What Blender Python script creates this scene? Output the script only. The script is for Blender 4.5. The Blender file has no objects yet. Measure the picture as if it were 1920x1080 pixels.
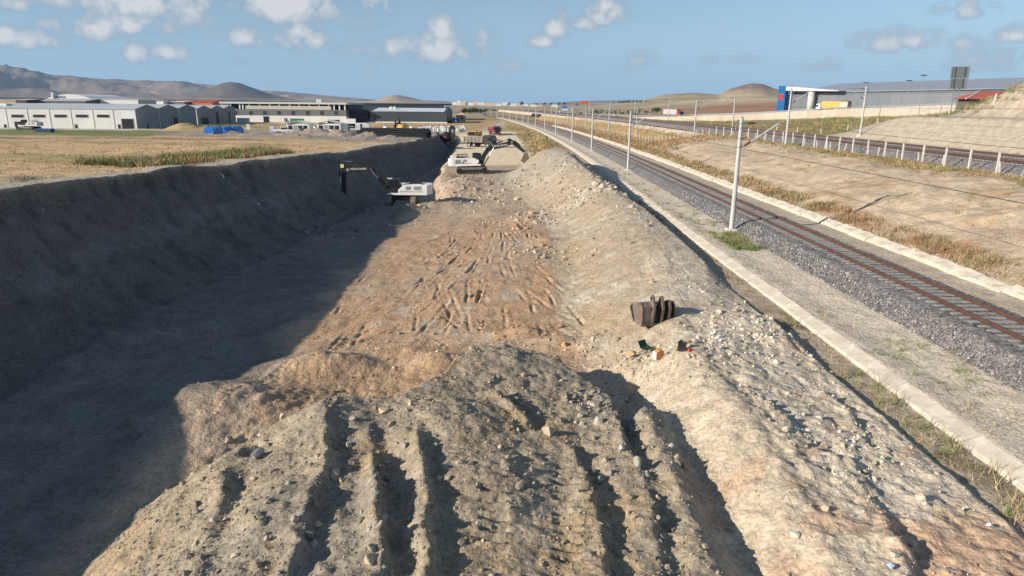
import bpy, bmesh, math, random
import numpy as np
from mathutils import Vector, Matrix
random.seed(7)
rng = np.random.default_rng(11)
SC = bpy.context.scene
COL = SC.collection

# ------------------------------------------------------------------ camera
PITCH, ROLL, CAMZ, FPX = math.radians(15.04), math.radians(0.5), 9.6, 1280.0
_f = np.array([0, math.cos(PITCH), -math.sin(PITCH)])
_u0 = np.array([0, math.sin(PITCH), math.cos(PITCH)])
_r0 = np.array([1.0, 0, 0])
_R = math.cos(ROLL) * _r0 + math.sin(ROLL) * _u0
_U = -math.sin(ROLL) * _r0 + math.cos(ROLL) * _u0
cam_d = bpy.data.cameras.new('camera')
cam_d.sensor_width = 36.0
cam_d.lens = 24.0
cam_d.clip_start = 0.3
cam_d.clip_end = 60000
cam = bpy.data.objects.new('camera', cam_d)
COL.objects.link(cam)
cam.matrix_world = Matrix(((_R[0], _U[0], -_f[0], 0), (_R[1], _U[1], -_f[1], 0), (_R[2], _U[2], -_f[2], CAMZ), (0, 0, 0, 1)))
SC.camera = cam


def at(px, py, z):
    """ground point seen at that spot of the survey photograph, for a given height"""
    d = _f + _R * (px - 960) / FPX - _U * (py - 540) / FPX
    t = (z - CAMZ) / d[2]
    return d[0] * t, d[1] * t


def aty(px, py, y):
    d = _f + _R * (px - 960) / FPX - _U * (py - 540) / FPX
    t = y / d[1]
    return d[0] * t, y, CAMZ + d[2] * t


# ------------------------------------------------------------------ light
SUN_EL, SUN_AZ = math.radians(21.3), math.radians(67)     # shadows run along (sin az, cos az)
EXPO = 0.6
sun_d = bpy.data.lights.new('sun', 'SUN')
sun_d.energy = 5.0
sun_d.angle = math.radians(0.5)
sun_d.color = (1.0, 0.90, 0.77)
sun = bpy.data.objects.new('sun', sun_d)
COL.objects.link(sun)
_sd = Vector((math.sin(SUN_AZ) * math.cos(SUN_EL), math.cos(SUN_AZ) * math.cos(SUN_EL), -math.sin(SUN_EL)))
sun.rotation_euler = _sd.to_track_quat('-Z', 'Y').to_euler()

world = bpy.data.worlds.new("World")
SC.world = world
world.use_nodes = True
NT = world.node_tree
NT.nodes.clear()


def N(nt, typ, **kw):
    n = nt.nodes.new(typ)
    for k, v in kw.items():
        setattr(n, k, v)
    return n


def math_node(nt, op, a, b=None, clamp=False):
    n = nt.nodes.new('ShaderNodeMath')
    n.operation = op
    n.use_clamp = clamp
    for i, v in enumerate((a, b)):
        if v is None:
            continue
        if isinstance(v, (int, float)):
            n.inputs[i].default_value = v
        else:
            nt.links.new(v, n.inputs[i])
    return n.outputs[0]


def build_sky():
    nt = NT
    L = nt.links
    sky = N(nt, 'ShaderNodeTexSky')
    sky.sky_type = 'NISHITA'
    sky.sun_disc = False
    sky.sun_elevation = SUN_EL
    sky.sun_rotation = SUN_AZ + math.pi
    sky.altitude = 900
    sky.air_density = 1.0
    sky.dust_density = 0.2
    sky.ozone_density = 2.0
    tc = N(nt, 'ShaderNodeTexCoord')
    d = tc.outputs['Generated']
    nz = N(nt, 'ShaderNodeTexNoise')
    nz.inputs['Scale'].default_value = 26
    nz.inputs['Detail'].default_value = 7
    nz.inputs['Roughness'].default_value = 0.62
    L.new(d, nz.inputs['Vector'])
    nz2 = N(nt, 'ShaderNodeTexNoise')
    nz2.inputs['Scale'].default_value = 60
    nz2.inputs['Detail'].default_value = 4
    L.new(d, nz2.inputs['Vector'])
    # named fair-weather clouds standing in fixed directions
    clouds = [(540, 8, 72, 34, 1.0), (250, 6, 118, 30, .8), (165, 52, 52, 22, .85), (250, 50, 46, 17, .85), (68, 75, 42, 18, .8), (8, 70, 22, 15, .9),
              (465, 74, 21, 18, .95), (575, 75, 40, 28, .75), (320, 100, 23, 14, .85), (256, 102, 15, 17, .75), (828, 56, 21, 22, 1.0), (830, 92, 80, 30, .72),
              (742, 95, 46, 24, .6), (655, 95, 40, 18, .45), (905, 78, 28, 20, .6), (705, 2, 26, 30, .8), (1045, 52, 17, 26, .95), (1022, 80, 24, 12, .8),
              (1090, 46, 28, 14, .6), (1140, 26, 30, 22, .9), (950, 126, 28, 14, .5), (1200, 115, 26, 18, .5), (1390, 112, 55, 12, .4), (1700, 78, 58, 20, .8),
              (1795, 78, 24, 12, .65), (1800, 20, 38, 15, .75), (1906, 66, 24, 15, .8), (1845, 112, 60, 30, .45), (1535, 125, 40, 14, .35), (692, 131, 14, 13, .5),
              (450, 121, 16, 11, .5), (1072, 135, 16, 22, .35), (370, 30, 60, 30, .55), (660, 40, 90, 30, .35), (35, 12, 26, 12, .6), (1640, 85, 36, 14, .5), (400, 72, 30, 8, .4),
              (1760, 128, 60, 22, .3), (120, 130, 60, 12, .25), (1180, 128, 70, 14, .25)]
    best = None
    for (px, py, rx, ry, amt) in clouds:
        v = _f + _R * (px - 960) / FPX - _U * (py - 540) / FPX
        v = v / np.linalg.norm(v)
        T = np.cross(v, [0, 0, 1.0]); T /= np.linalg.norm(T)
        B = np.cross(T, v)
        kx, ky = FPX / (rx * 1.95), FPX / (ry * 1.9)
        a = N(nt, 'ShaderNodeVectorMath', operation='DOT_PRODUCT'); L.new(d, a.inputs[0]); a.inputs[1].default_value = tuple(T * kx)
        b = N(nt, 'ShaderNodeVectorMath', operation='DOT_PRODUCT'); L.new(d, b.inputs[0]); b.inputs[1].default_value = tuple(B * ky)
        c = N(nt, 'ShaderNodeVectorMath', operation='DOT_PRODUCT'); L.new(d, c.inputs[0]); c.inputs[1].default_value = tuple(v)
        # a flatter base: the lower half falls off faster
        bb = math_node(nt, 'MAXIMUM', b.outputs['Value'], math_node(nt, 'MULTIPLY', b.outputs['Value'], -1.5))
        q = math_node(nt, 'SQRT', math_node(nt, 'ADD', math_node(nt, 'MULTIPLY', a.outputs['Value'], a.outputs['Value']), math_node(nt, 'MULTIPLY', bb, bb)))
        m = math_node(nt, 'MULTIPLY', math_node(nt, 'SUBTRACT', 1.0, q, True), amt)
        m = math_node(nt, 'MULTIPLY', m, math_node(nt, 'GREATER_THAN', c.outputs['Value'], 0.0))
        best = m if best is None else math_node(nt, 'MAXIMUM', best, m)
    # the same weather goes on outside the frame: a layer of broken cumulus
    sep = N(nt, 'ShaderNodeSeparateXYZ'); L.new(d, sep.inputs[0])
    zz = math_node(nt, 'MAXIMUM', sep.outputs[2], 0.05)
    cmb = N(nt, 'ShaderNodeCombineXYZ')
    L.new(math_node(nt, 'DIVIDE', sep.outputs[0], zz), cmb.inputs[0]); L.new(math_node(nt, 'DIVIDE', sep.outputs[1], zz), cmb.inputs[1])
    nz3 = N(nt, 'ShaderNodeTexNoise'); nz3.inputs['Scale'].default_value = 1.1; nz3.inputs['Detail'].default_value = 6
    L.new(cmb.outputs[0], nz3.inputs['Vector'])
    up = N(nt, 'ShaderNodeMapRange'); L.new(sep.outputs[2], up.inputs[0]); up.inputs[1].default_value = 0.17; up.inputs[2].default_value = 0.3
    gen = math_node(nt, 'MULTIPLY', math_node(nt, 'MULTIPLY', math_node(nt, 'SUBTRACT', nz3.outputs['Fac'], 0.52, True), 4.0), up.outputs[0])
    best = math_node(nt, 'MAXIMUM', best, gen)
    nn = math_node(nt, 'ADD', math_node(nt, 'MULTIPLY', math_node(nt, 'SUBTRACT', nz.outputs['Fac'], 0.5), 3.4), math_node(nt, 'MULTIPLY', math_node(nt, 'SUBTRACT', nz2.outputs['Fac'], 0.5), 1.6))
    dens = math_node(nt, 'ADD', best, math_node(nt, 'MULTIPLY', nn, math_node(nt, 'MULTIPLY', best, 1.0)))
    mr = N(nt, 'ShaderNodeMapRange', interpolation_type='SMOOTHERSTEP'); L.new(dens, mr.inputs[0]); mr.inputs[1].default_value = 0.08; mr.inputs[2].default_value = 0.54
    cr = N(nt, 'ShaderNodeValToRGB')
    cr.color_ramp.elements[0].position = 0.28; cr.color_ramp.elements[0].color = (.30, .40, .50, 1)
    cr.color_ramp.elements[1].position = 0.8; cr.color_ramp.elements[1].color = (.74, .74, .73, 1)
    L.new(dens, cr.inputs[0])
    sk0 = N(nt, 'ShaderNodeVectorMath', operation='SCALE'); L.new(sky.outputs[0], sk0.inputs[0]); sk0.inputs['Scale'].default_value = SKY_K
    # thick summer haze low in the sky, the same all round
    lowf = N(nt, 'ShaderNodeMapRange', interpolation_type='SMOOTHSTEP'); L.new(sep.outputs[2], lowf.inputs[0])
    for i_, v_ in enumerate((-.02, .17, .95, .12)):
        lowf.inputs[i_ + 1].default_value = v_
    hz_ = N(nt, 'ShaderNodeVectorMath', operation='SCALE'); hz_.inputs[0].default_value = (.25, .455, .68); hz_.inputs['Scale'].default_value = 0.5 ** EXPO / SKY_S
    sk = N(nt, 'ShaderNodeMix', data_type='RGBA'); L.new(lowf.outputs[0], sk.inputs[0]); L.new(sk0.outputs[0], sk.inputs[6]); L.new(hz_.outputs[0], sk.inputs[7])
    cs = N(nt, 'ShaderNodeVectorMath', operation='SCALE'); L.new(cr.outputs[0], cs.inputs[0]); cs.inputs['Scale'].default_value = 0.5 ** EXPO / SKY_S
    mix = N(nt, 'ShaderNodeMix', data_type='RGBA')
    L.new(math_node(nt, 'MULTIPLY', mr.outputs[0], 0.9), mix.inputs[0]); L.new(sk.outputs[2], mix.inputs[6]); L.new(cs.outputs[0], mix.inputs[7])
    bg = N(nt, 'ShaderNodeBackground'); L.new(mix.outputs[2], bg.inputs[0]); bg.inputs[1].default_value = SKY_S
    out = N(nt, 'ShaderNodeOutputWorld'); L.new(bg.outputs[0], out.inputs[0])


SKY_S, SKY_K = 0.068, 1.1
build_sky()
SC.view_settings.view_transform = 'Standard'
SC.view_settings.look = 'None'
SC.view_settings.exposure = EXPO
SC.view_settings.gamma = 1.0
SC.view_settings.use_curve_mapping = False
SC.render.film_transparent = False

# ------------------------------------------------------------------ noise and curves
def _h(ix, iy, seed):
    n = (ix.astype(np.int64) * 374761393 + iy.astype(np.int64) * 668265263 + seed * 1442695041) & 0xFFFFFFFF
    n = ((n ^ (n >> 13)) * 1274126177) & 0xFFFFFFFF
    n = (n ^ (n >> 16)) & 0xFFFFFFFF
    return n.astype(np.float64) / 4294967295.0


def vn(x, y, seed=0):
    ix, iy = np.floor(x), np.floor(y)
    fx, fy = x - ix, y - iy
    fx = fx * fx * fx * (fx * (fx * 6 - 15) + 10)
    fy = fy * fy * fy * (fy * (fy * 6 - 15) + 10)
    a, b = _h(ix, iy, seed), _h(ix + 1, iy, seed)
    c, d = _h(ix, iy + 1, seed), _h(ix + 1, iy + 1, seed)
    return (a + (b - a) * fx) * (1 - fy) + (c + (d - c) * fx) * fy - 0.5


def fbm(x, y, seed=0, oct=5, gain=0.5):
    s, a, t = 0, 1.0, 0
    for i in range(oct):
        s = s + a * vn(x * 1.0 + i * 17.3, y * 1.0 - i * 9.1, seed + i)
        t += a
        a *= gain
        x, y = x * 0.8 * 2.03 + y * 0.6 * 2.03, -x * 0.6 * 2.03 + y * 0.8 * 2.03
    return s / t * 1.6


def ss(t, a=0.0, b=1.0):
    t = np.clip((t - a) / (b - a), 0, 1)
    return t * t * (3 - 2 * t)


def mixf(a, b, t):
    return a + (b - a) * t


def cxr(y):
    """how far the railway has curved to the west at distance y"""
    y = np.asarray(y, float)
    d = np.clip(y - 100, 0, 380)
    return -0.00015 * d * d - 0.114 * np.clip(y - 480, 0, 1e9)


def seg_field(x, y, pts):
    """distance to a polyline, signed side (+ = right of travel) and parameter along it"""
    best = np.full(x.shape, 1e9); side = np.zeros(x.shape); tt = np.zeros(x.shape)
    L = 0.0
    for (ax, ay), (bx, by) in zip(pts[:-1], pts[1:]):
        dx, dy = bx - ax, by - ay
        l2 = dx * dx + dy * dy
        t = np.clip(((x - ax) * dx + (y - ay) * dy) / l2, 0, 1)
        qx, qy = x - ax - t * dx, y - ay - t * dy
        d = np.hypot(qx, qy)
        m = d < best
        best = np.where(m, d, best)
        side = np.where(m, np.sign(qx * dy - qy * dx), side)
        tt = np.where(m, L + t * math.sqrt(l2), tt)
        L += math.sqrt(l2)
    return best, side, tt, L


# ------------------------------------------------------------------ terrain shape
def wall_x(y):
    """left edge of the highway"""
    return np.interp(y, (100, 180, 225, 290, 330, 370, 410, 450, 500, 580, 650, 800, 1200, 2000), (190, 166, 150, 131, 110, 88.5, 71, 58, 46.5, 36, 27.5, 10, -35, -126))


def wall_z(y):
    return np.interp(y, (100, 225, 290, 330, 370, 410, 500, 650, 1200, 2000), (13.4, 11, 8.7, 6.1, 4.3, 3.0, 2.7, 2.4, 1.5, .5))


def I(v, *kn):
    return np.interp(v, [k[0] for k in kn], [k[1] for k in kn])


PLAT = ((0, 5.1), (30, 4.85), (39, 4.85), (53, 4.45), (71, 3.95), (97, 3.1), (157, 2.0), (212, 1.1), (255, .3), (300, 0))
CREST = ((0, -27.4), (39, -28.0), (53, -27.8), (71, -24.8), (97, -23.3), (157, -19.7), (212, -20.5), (240, -22))
TOE = ((0, -21), (32, -21.4), (38, -21.2), (64, -18.0), (80, -17.0), (110, -16.2), (157, -15.4), (215, -17.5), (240, -22))
BANKZ = ((0, .05), (14, .2), (20, .36), (30, .42), (42, .6), (56, .95), (66, 1.25), (85, 2.4), (99, 3.5), (110, 3.0), (122, 1.6), (140, .7), (170, .2), (220, .1))
RIDGES = []      # (polyline, height, sigma left, sigma right, phase)


def _pl(*p):
    return [at(a, b, c) for a, b, c in p]


for pts, h, sl, sr in (
        (((600, 760, .3), (612, 830, .1), (600, 930, 0), (560, 1080, 0)), .22, .3, .16),
        (((690, 770, .3), (702, 850, .1), (712, 960, 0), (722, 1120, 0)), .34, .24, .15),
        (((775, 800, .2), (790, 870, 0), (802, 960, 0), (806, 1120, 0)), .32, .24, .13),
        (((1035, 790, .2), (1075, 860, 0), (1112, 960, 0), (1140, 1120, 0)), .24, .6, .12),
        (((1135, 720, 0), (1175, 830, 0), (1215, 960, 0), (1248, 1120, 0)), .21, .50, .12),
        (((470, 800, 0), (450, 880, -.3), (400, 980, -.4), (370, 1120, -.5)), .14, .6, .3),
        (((560, 775, 0), (480, 850, -.2), (360, 930, -.6)), .12, .5, .25),
        (((330, 700, .5), (1, 1, 0)), 0, 1, 1),
        (((1320, 690, .55), (1400, 735, .5), (1480, 795, .4), (1525, 840, .35), (1600, 865, .25), (1625, 900, .2)), .13, 1.3, .12),
        (((1560, 900, .2), (1640, 970, .15), (1690, 1045, .1), (1720, 1120, 0)), .16, 1.2, .12),
        (((1530, 720, .2), (1580, 770, .15), (1620, 820, .1)), .10, .5, .12),
        (((860, 735, .4), (930, 740, .3), (985, 790, .2)), .30, .3, .2),
        (((1085, 850, 0), (1100, 900, 0)), 0, 1, 1)):
    if h > 0:
        RIDGES.append((_pl(*pts), h, sl, sr))

# gouges left by bucket teeth on the orange floor
GOUGES = []
for a, b in (((785, 490), (800, 545)), ((770, 495), (785, 510)), ((820, 550), (842, 585)), ((870, 525), (898, 540)), ((935, 495), (945, 520)),
             ((945, 525), (985, 570)), ((1040, 550), (1095, 630)), ((830, 590), (860, 615)), ((905, 545), (885, 560)), ((960, 490), (1000, 535)),
             ((780, 585), (778, 615)), ((700, 545), (680, 555)), ((640, 560), (628, 575)), ((690, 500), (670, 520)), ((745, 480), (765, 500)), ((815, 470), (835, 485)),
             ((890, 500), (905, 495)), ((650, 610), (620, 640)), ((690, 590), (660, 635)), ((1000, 500), (1040, 545)), ((850, 600), (835, 625)), ((915, 600), (900, 625)),
             ((945, 580), (950, 620)), ((1010, 610), (1015, 640)), ((990, 485), (975, 470)), ((870, 480), (858, 492))):
    GOUGES.append([at(a[0], a[1], -1.95), at(b[0], b[1], -1.95)])

_g = np.random.default_rng(3)
for _ in range(85):
    gx, gy = _g.uniform(-10.5, 4.0), _g.uniform(29, 68)
    ga = _g.normal(-.05 - .05 * gx, .16)
    gl = _g.uniform(1.5, 8.0)
    GOUGES.append([(gx, gy), (gx + math.sin(ga) * gl * .5 + _g.normal(0, .1), gy + math.cos(ga) * gl * .5), (gx + math.sin(ga) * gl, gy + math.cos(ga) * gl)])

# heaps and lumps of loose material: px, py, z guess, height, rx, ry
LUMPS = [(6.4, 19.0, .25, 3.0, 4.5), (-13.0, 25.2, .70, 2.6, 2.2), (-10.4, 24.8, .7, 2.6, 2.0), (-11.8, 22.0, .45, 2.2, 2.6)]
for px, py, zg, h, rx, ry in ((655, 388, -2.2, .7, 2.0, 1.6), (760, 392, -2, .75, 1.9, 1.4), (800, 385, -1.9, .8, 2.4, 1.6), (835, 378, -1.8, .9, 2.4, 2.2), (860, 352, -1.4, 1.4, 3.0, 4.0),
                              (700, 425, -2.2, .5, 2.4, 2.0), (620, 432, -2.4, .5, 2.2, 1.5), (715, 395, -2.2, .45, 2, 1.4), (585, 455, -2.4, .4, 2.5, 1.2), (690, 355, -2.4, .9, 2.0, 2.0),
                              (925, 395, -1.5, .5, 1.8, 1.6), (985, 405, -1.2, .5, 2.2, 1.6), (1055, 388, -.6, .5, 2.4, 1.2), (1100, 378, -.2, .4, 2.0, 1.2), (1020, 455, -1.6, .4, 1.6, 1.5),
                              (960, 345, -.8, .7, 3.5, 3.0), (1000, 318, 0, .8, 3.2, 3.0), (905, 345, -1, .6, 2.5, 3.0), (840, 340, -1.5, .8, 2.0, 3.0),
                              (540, 672, -1.5, .55, 2.6, 1.3), (640, 660, -1.4, .55, 2.0, 1.2), (755, 645, -1.5, .5, 1.8, .9), (820, 660, -1.3, .5, 1.3, 1.0),
                              (1110, 640, -1.2, .35, .9, .8), (1165, 680, -.7, .45, .8, .7), (980, 625, -1.7, .35, .8, .6), (1040, 640, -1.6, .3, 1.2, .5),
                              (1420, 600, .3, .3, 1.6, 1.3), (1450, 640, .2, .25, 1.3, 1.2), (1300, 660, .4, .2, 1.2, .9), (1350, 640, .4, .22, 1.1, 1.0),
                              (930, 268, -.6, .5, 2, 4), (760, 330, -2.4, 1.0, 2, 5), (690, 300, -2.4, .6, 2, 6), (230, 640, -2.4, .35, 2.2, 1.2), (150, 690, -2.4, .35, 2.0, 1.0), (250, 810, -2.3, .4, .5, .4),
                              (330, 590, -2.4, .3, 2.5, .8),
                              (590, 790, .2, .42, 1.5, 1.3), (840, 800, .2, .40, 1.6, 1.3), (430, 890, -.6, .50, 1.5, 1.4), (950, 690, -.1, .30, 1.5, 1.2), (520, 1000, -.1, .30, 1.2, 1.1), (930, 930, 0, .28, 1.2, 1.3), (710, 860, .1, -.28, .9, 1.4), (490, 845, -.3, -.22, .7, 1.0), (300, 1000, -1.2, .45, 1.3, 1.2), (1060, 900, 0, -.15, .8, 1.5),
                              (560, 256, .9, 1.1, 4, 3), (545, 261, 1.2, .7, 3.5, 2.5), (600, 257, .9, 1.3, 4, 3), (628, 261, 1.2, .8, 3, 2.5), (655, 262, 1.2, .9, 4, 3), (690, 266, 1.3, .7, 4, 2.5), (585, 264, 1.3, .5, 4, 2), (480, 259, 1, .7, 4, 2.5), (345, 247, .3, 1.2, 5, 4), (372, 247.5, .3, 1.0, 5, 4), (440, 256, .8, .5, 5, 3), (790, 262, 1.1, .9, 3, 3), (806, 257, .9, .8, 3, 3), (740, 268, 1.4, .6, 4, 2.5), (640, 252, .7, .8, 3, 2.5)):
    x, y = at(px, py, zg)
    LUMPS.append((x, y, h, rx, ry))


def ground_parts(x, y, detail=True):
    """height of the ground and the masks its colours use"""
    c = cxr(y)
    xr = x - c
    n1 = fbm(x * .16, y * .16, 3, 4)
    n2 = fbm(x * .55, y * .55, 21, 4)
    # ---- western plateau and the trench wall
    P = I(y, *PLAT) + .35 * n1 * ss(y, 20, 60) - .010 * np.clip(-40 - x, 0, 60) * ss(y, 250, 40)
    # a shallow older cut near the edge
    o = ss(x, -24.0, -28.0) * ss(y - (47.5 + .12 * (x + 30) + .8 * n2), .5, -.5) * ss(x, -29 - 60, -29 - 40)
    o = o * ss(x - I(y, *CREST), -1.4, -3.2)
    P = P - .45 * o
    wob = .6 * fbm(y * .11, y * .03 + 3, 5, 4) + .35 * fbm(y * .5, x * .12, 6, 4) + .25 * n2
    xc = I(y, *CREST) + wob
    xt = I(y, *TOE) + .8 * n1
    tw = (x - xc) / np.maximum(xt - xc, .5)
    # ---- pit floor
    fl = -2.35 + .75 * ss(x, -11, 4) + .16 * n1 + .05 * fbm(x * 1.2, y * .35, 17, 4)
    fl = fl - .35 * ss(y, 26, 12)
    far = ss(y, 70, 118)
    plat2 = -.8 + .25 * n1 * ss(y, 118, 100) + .5 * ss(y, 190, 300)
    edge = -13.4 + 1.2 * fbm(y * .09, 7.7 + y * .02, 9, 3) + I(y, (80, 6), (105, 1.2), (130, .5), (160, -.6), (215, -3), (240, -9))
    into = ss(x - edge, -1.6, .9)
    trench = -2.7 + .5 * ss(y, 150, 210) + .25 * n1
    fl = mixf(fl, mixf(trench, plat2, into), far)
    fl = mixf(fl, np.minimum(fl, trench), ss(y, 76, 90) * (1 - into))
    # ---- eastern bank of spoil
    xl = I(y, (0, 3.4), (18, 3.4), (24, 3.6), (34, 2.6), (60, 3.2), (76, 2), (90, -.5), (100, -2.0), (114, -1.0), (125, 3), (140, 5), (300, 6)) + .5 * n1
    xk = I(y, (0, 7.2), (24, 7.2), (34, 8.4), (44, 10.2), (60, 10.6), (70, 10.0), (85, 8.6), (100, 7.4), (125, 7.2), (140, 8), (300, 9))
    xe = I(y, (0, 12.0), (30, 11.9), (40, 12.35), (55, 12.1), (70, 11.6), (100, 11.9), (130, 11.6), (300, 11.5)) + c
    zb = I(y, *BANKZ)
    b = ss((x - xl) / np.maximum(xk - xl, .5))
    z = fl + (zb - fl) * b
    # broad shoulder, then down into the ditch
    brk = I(y, (0, 0), (28, .05), (40, .72), (60, .72), (76, .25), (100, .05), (300, .3))
    t2 = np.clip((x - xk) / np.maximum(xe - xk, .5), 0, 2)
    down = np.where(t2 < brk, .12 * t2 / np.maximum(brk, .05), .12 + .88 * ss((t2 - brk) / (1.02 - brk)))
    zr = zb + (I(y, (0, .05), (26, .14), (34, .05), (42, -.1)) - zb) * np.clip(down, 0, 1)
    z = np.where(x > xk, zr, z)
    rough = ss(x, -13, -9) * ss(x - xe, .3, -.5)
    # ---- spoil heap under the camera
    hx = I(x, (-13, -2.5), (-11.3, -2.3), (-9.3, -1.25), (-7.4, -.25), (-5.5, .35), (-3, .5), (-.5, .3), (1.5, .12), (3.2, .0), (4.2, .04), (5.5, .28), (7, .5))
    ye = I(x, (-13, 16), (-11.5, 18.2), (-9.6, 20.0), (-7.8, 20.3), (-6.3, 21.2), (-3.7, 21.6), (-2.4, 23.6), (-1.9, 26.6), (0, 27.2), (1.9, 26.0), (3.2, 23.3), (3.9, 21.2), (5, 22)) + .35 * n2
    lowc = ss(x, -3.2, -2.0) * ss(y, 20.3, 22.0)
    hz = hx - .05 * lowc * ss(x, 4.5, 3)
    w = ss((ye - y) / 1.7 + .25)
    hm = fl + (hz - fl) * w
    z = mixf(np.maximum(hm, z), z, ss(x, 4.2, 5.8))
    heap = w * ss(x, 5.2, 3.8) * ss(x, -12.5, -11)
    # cleft between the heap and the eastern bank
    cd, cs, ct, cl = seg_field(x, y, [at(1195, 690, -.4), at(1160, 745, -.3), at(1180, 830, -.2), at(1210, 950, -.2)])
    z = z - .35 * np.exp(-(cd / .26) ** 2) * ss(ct, cl, cl * .5)
    # low orange heaps behind it
    for (lx, ly, h, rx, ry) in LUMPS:
        m = (np.abs(x - lx) < 3 * rx) & (np.abs(y - ly) < 3 * ry)
        if m.any():
            g = np.exp(-((x[m] - lx) / rx) ** 2 - ((y[m] - ly) / ry) ** 2)
            z[m] = z[m] + h * g * (1 + (.15 if rx > 2.1 else .45) * n2[m] + (.06 if rx > 2.1 else .22) * vn(x[m] * 2.1, y[m] * 2.1, 4))
    # trench wall replaces everything west of the toe
    tcl = np.clip(tw, 0, 1)
    prof = .15 * ss(tcl, 0, .045) + .85 * (1 - (1 - tcl) ** 1.22)
    cat = .35 * fbm(x * .3, y * .12, 31, 4) + .22 * fbm(x * .9 + y * .5, y * .5, 33, 4)
    zw = P + (z - P) * ss(prof) * .35 + (z - P) * prof * .65 + cat * np.sin(np.pi * tcl)
    z = np.where(tw < 1, np.where(tw < 0, P, zw), z)
    for (lx, ly, h, rx, ry) in LUMPS:
        if lx < -22 and ly > 120:
            m = (np.abs(x - lx) < 3 * rx) & (np.abs(y - ly) < 3 * ry) & (tw < -.05)
            if m.any():
                g = np.exp(-((x[m] - lx) / rx) ** 2 - ((y[m] - ly) / ry) ** 2)
                z[m] = z[m] + h * g * (1 + 1.2 * n2[m] + .9 * vn(x[m] * 1.1, y[m] * 1.1, 4))
    wall = ss(tw, -.02, .06) * ss(tw, 1.25, .95) * ss(y, 250, 215)
    past = ss(y, 225, 262)
    z = mixf(z, np.where(x < 5, .15 * n1, z), past * ss(x, 8, 4))
    # ---- railway side
    flat = I(xr, (11.5, -.1), (12.5, -.08), (13.3, -.06), (13.75, -.1), (14.0, .20), (14.4, .19), (15.6, .05), (24, .02), (26, 0), (27.0, .1))
    kb = ss(y, 205, 140)
    bankp = I(xr, (27, .1), (27.6, .25), (31, 1.35), (36, 2.75), (40, 3.45), (43.5, 3.66), (46.8, 3.62))
    embp = I(xr, (27, -.1), (33, -.7), (41, -1.0), (43.5, -.6), (49, 3.9))
    sidep = mixf(embp, bankp, kb)
    rightz = np.where(xr < 27, flat, sidep)
    rightz = np.where(xr > 46.8, np.where(kb > .5, np.maximum(3.62, rightz), rightz), rightz)
    rightz = np.where(xr > 48.8, 3.65, rightz)
    rightz = np.where((xr > 46.8) & (xr <= 48.8), mixf(sidep, 3.65, ss(xr, 46.8, 48.8)), rightz)
    hl = 4.55 * ss(y, 156, 121)
    hu = 8.5 * ss(y, 131, 96)
    rise = I(y, (0, 9.5), (130, 9), (165, 7.5), (205, 6.4), (260, 4.2), (330, 1.2), (400, .2), (800, -.5))
    xs_ = I(y, (0, 79), (118, 73), (135, 69), (152, 64.5), (170, 63.5))
    beyond = 3.65 + np.maximum(hl * np.clip((xr - 63.2) / 6.3, 0, 1), 0) + hu * ss((xr - 72.6) / 7)
    beyond = np.maximum(beyond, np.where(xr > xs_, mixf(3.4, rise, ss(xr, xs_, np.maximum(xs_ + 8, 98))) + .3 * n1, -99)) * (rise > 3.4) + (rise <= 3.4) * mixf(3.65, rise + .3 * n1, ss(xr, 63.5, 78))
    beyond = np.where(x > wall_x(y) + 8.5, mixf(wall_z(y) - .3, 0, ss(y, 900, 1500)), beyond)
    rightz = np.where(xr > 63, beyond, rightz)
    rightz = rightz + np.where((xr > 28) & (xr < 47), (.22 * n2 + .3 * n1 + .25 * fbm(x * .35 + .2 * y, y * .25, 44, 4) - .55 * np.abs(fbm(y * .30 + .05 * x, x * .05, 45, 4))) * ss(xr, 28, 31) * ss(xr, 46.5, 43), 0)
    rt = ss(xr, 11.75, 12.1)
    z = mixf(z, rightz, rt)
    # ---- small relief
    if detail:
        m = RMASK(y)
        for pts, h, sl, sr in RIDGES:
            pm = np.array(pts)
            k = (x > pm[:, 0].min() - 3) & (x < pm[:, 0].max() + 3) & (y > pm[:, 1].min() - 2) & (y < pm[:, 1].max() + 2)
            if not k.any():
                continue
            xx, yy = x[k], y[k]
            wx = xx + .34 * fbm(xx * .55, yy * .55, 71, 4) + .10 * fbm(xx * 3.1, yy * 3.1, 72, 3)
            wy = yy + .16 * fbm(xx * .8, yy * .8, 77, 3)
            d, s, t, Lp = seg_field(wx, wy, pts)
            # downhill in the picture: the steep side faces east
            east = s < 0
            sg = np.where(east, sr, sl)
            prof2 = np.where(east, np.exp(-(d / sr) ** 2), np.exp(-(d / sl) ** 1.6))
            fade = ss(t + .5 * fbm(xx * 1.3, yy * 1.3, 83, 2), Lp * .05, Lp * .42)
            z[k] += h * np.clip(.85 + 1.5 * fbm(xx * .7, yy * .7, 81, 5), .05, 1.6) * prof2 * fade - .5 * h * np.where(east, np.exp(-((d - .38) / .3) ** 2), 0) * fade
        for pts in GOUGES:
            pm = np.array(pts)
            k = (x > pm[:, 0].min() - 1) & (x < pm[:, 0].max() + 1) & (y > pm[:, 1].min() - 1) & (y < pm[:, 1].max() + 1)
            if not k.any():
                continue
            wx = x[k] + .09 * fbm(x[k] * .9, y[k] * .9, 91, 3)
            d, s, t, Lp = seg_field(wx, y[k], pts)
            am = np.clip(.5 + 1.8 * fbm(x[k] * .9 + 5, y[k] * .9, 95, 3), 0, 1.1) * ss(t, 0, Lp * .3)
            z[k] -= (.06 if Lp < 2.6 else .08) * am * np.exp(-(d / .08) ** 2)
            z[k] += .03 * am * np.exp(-((d - .20) / .10) ** 2)
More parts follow.
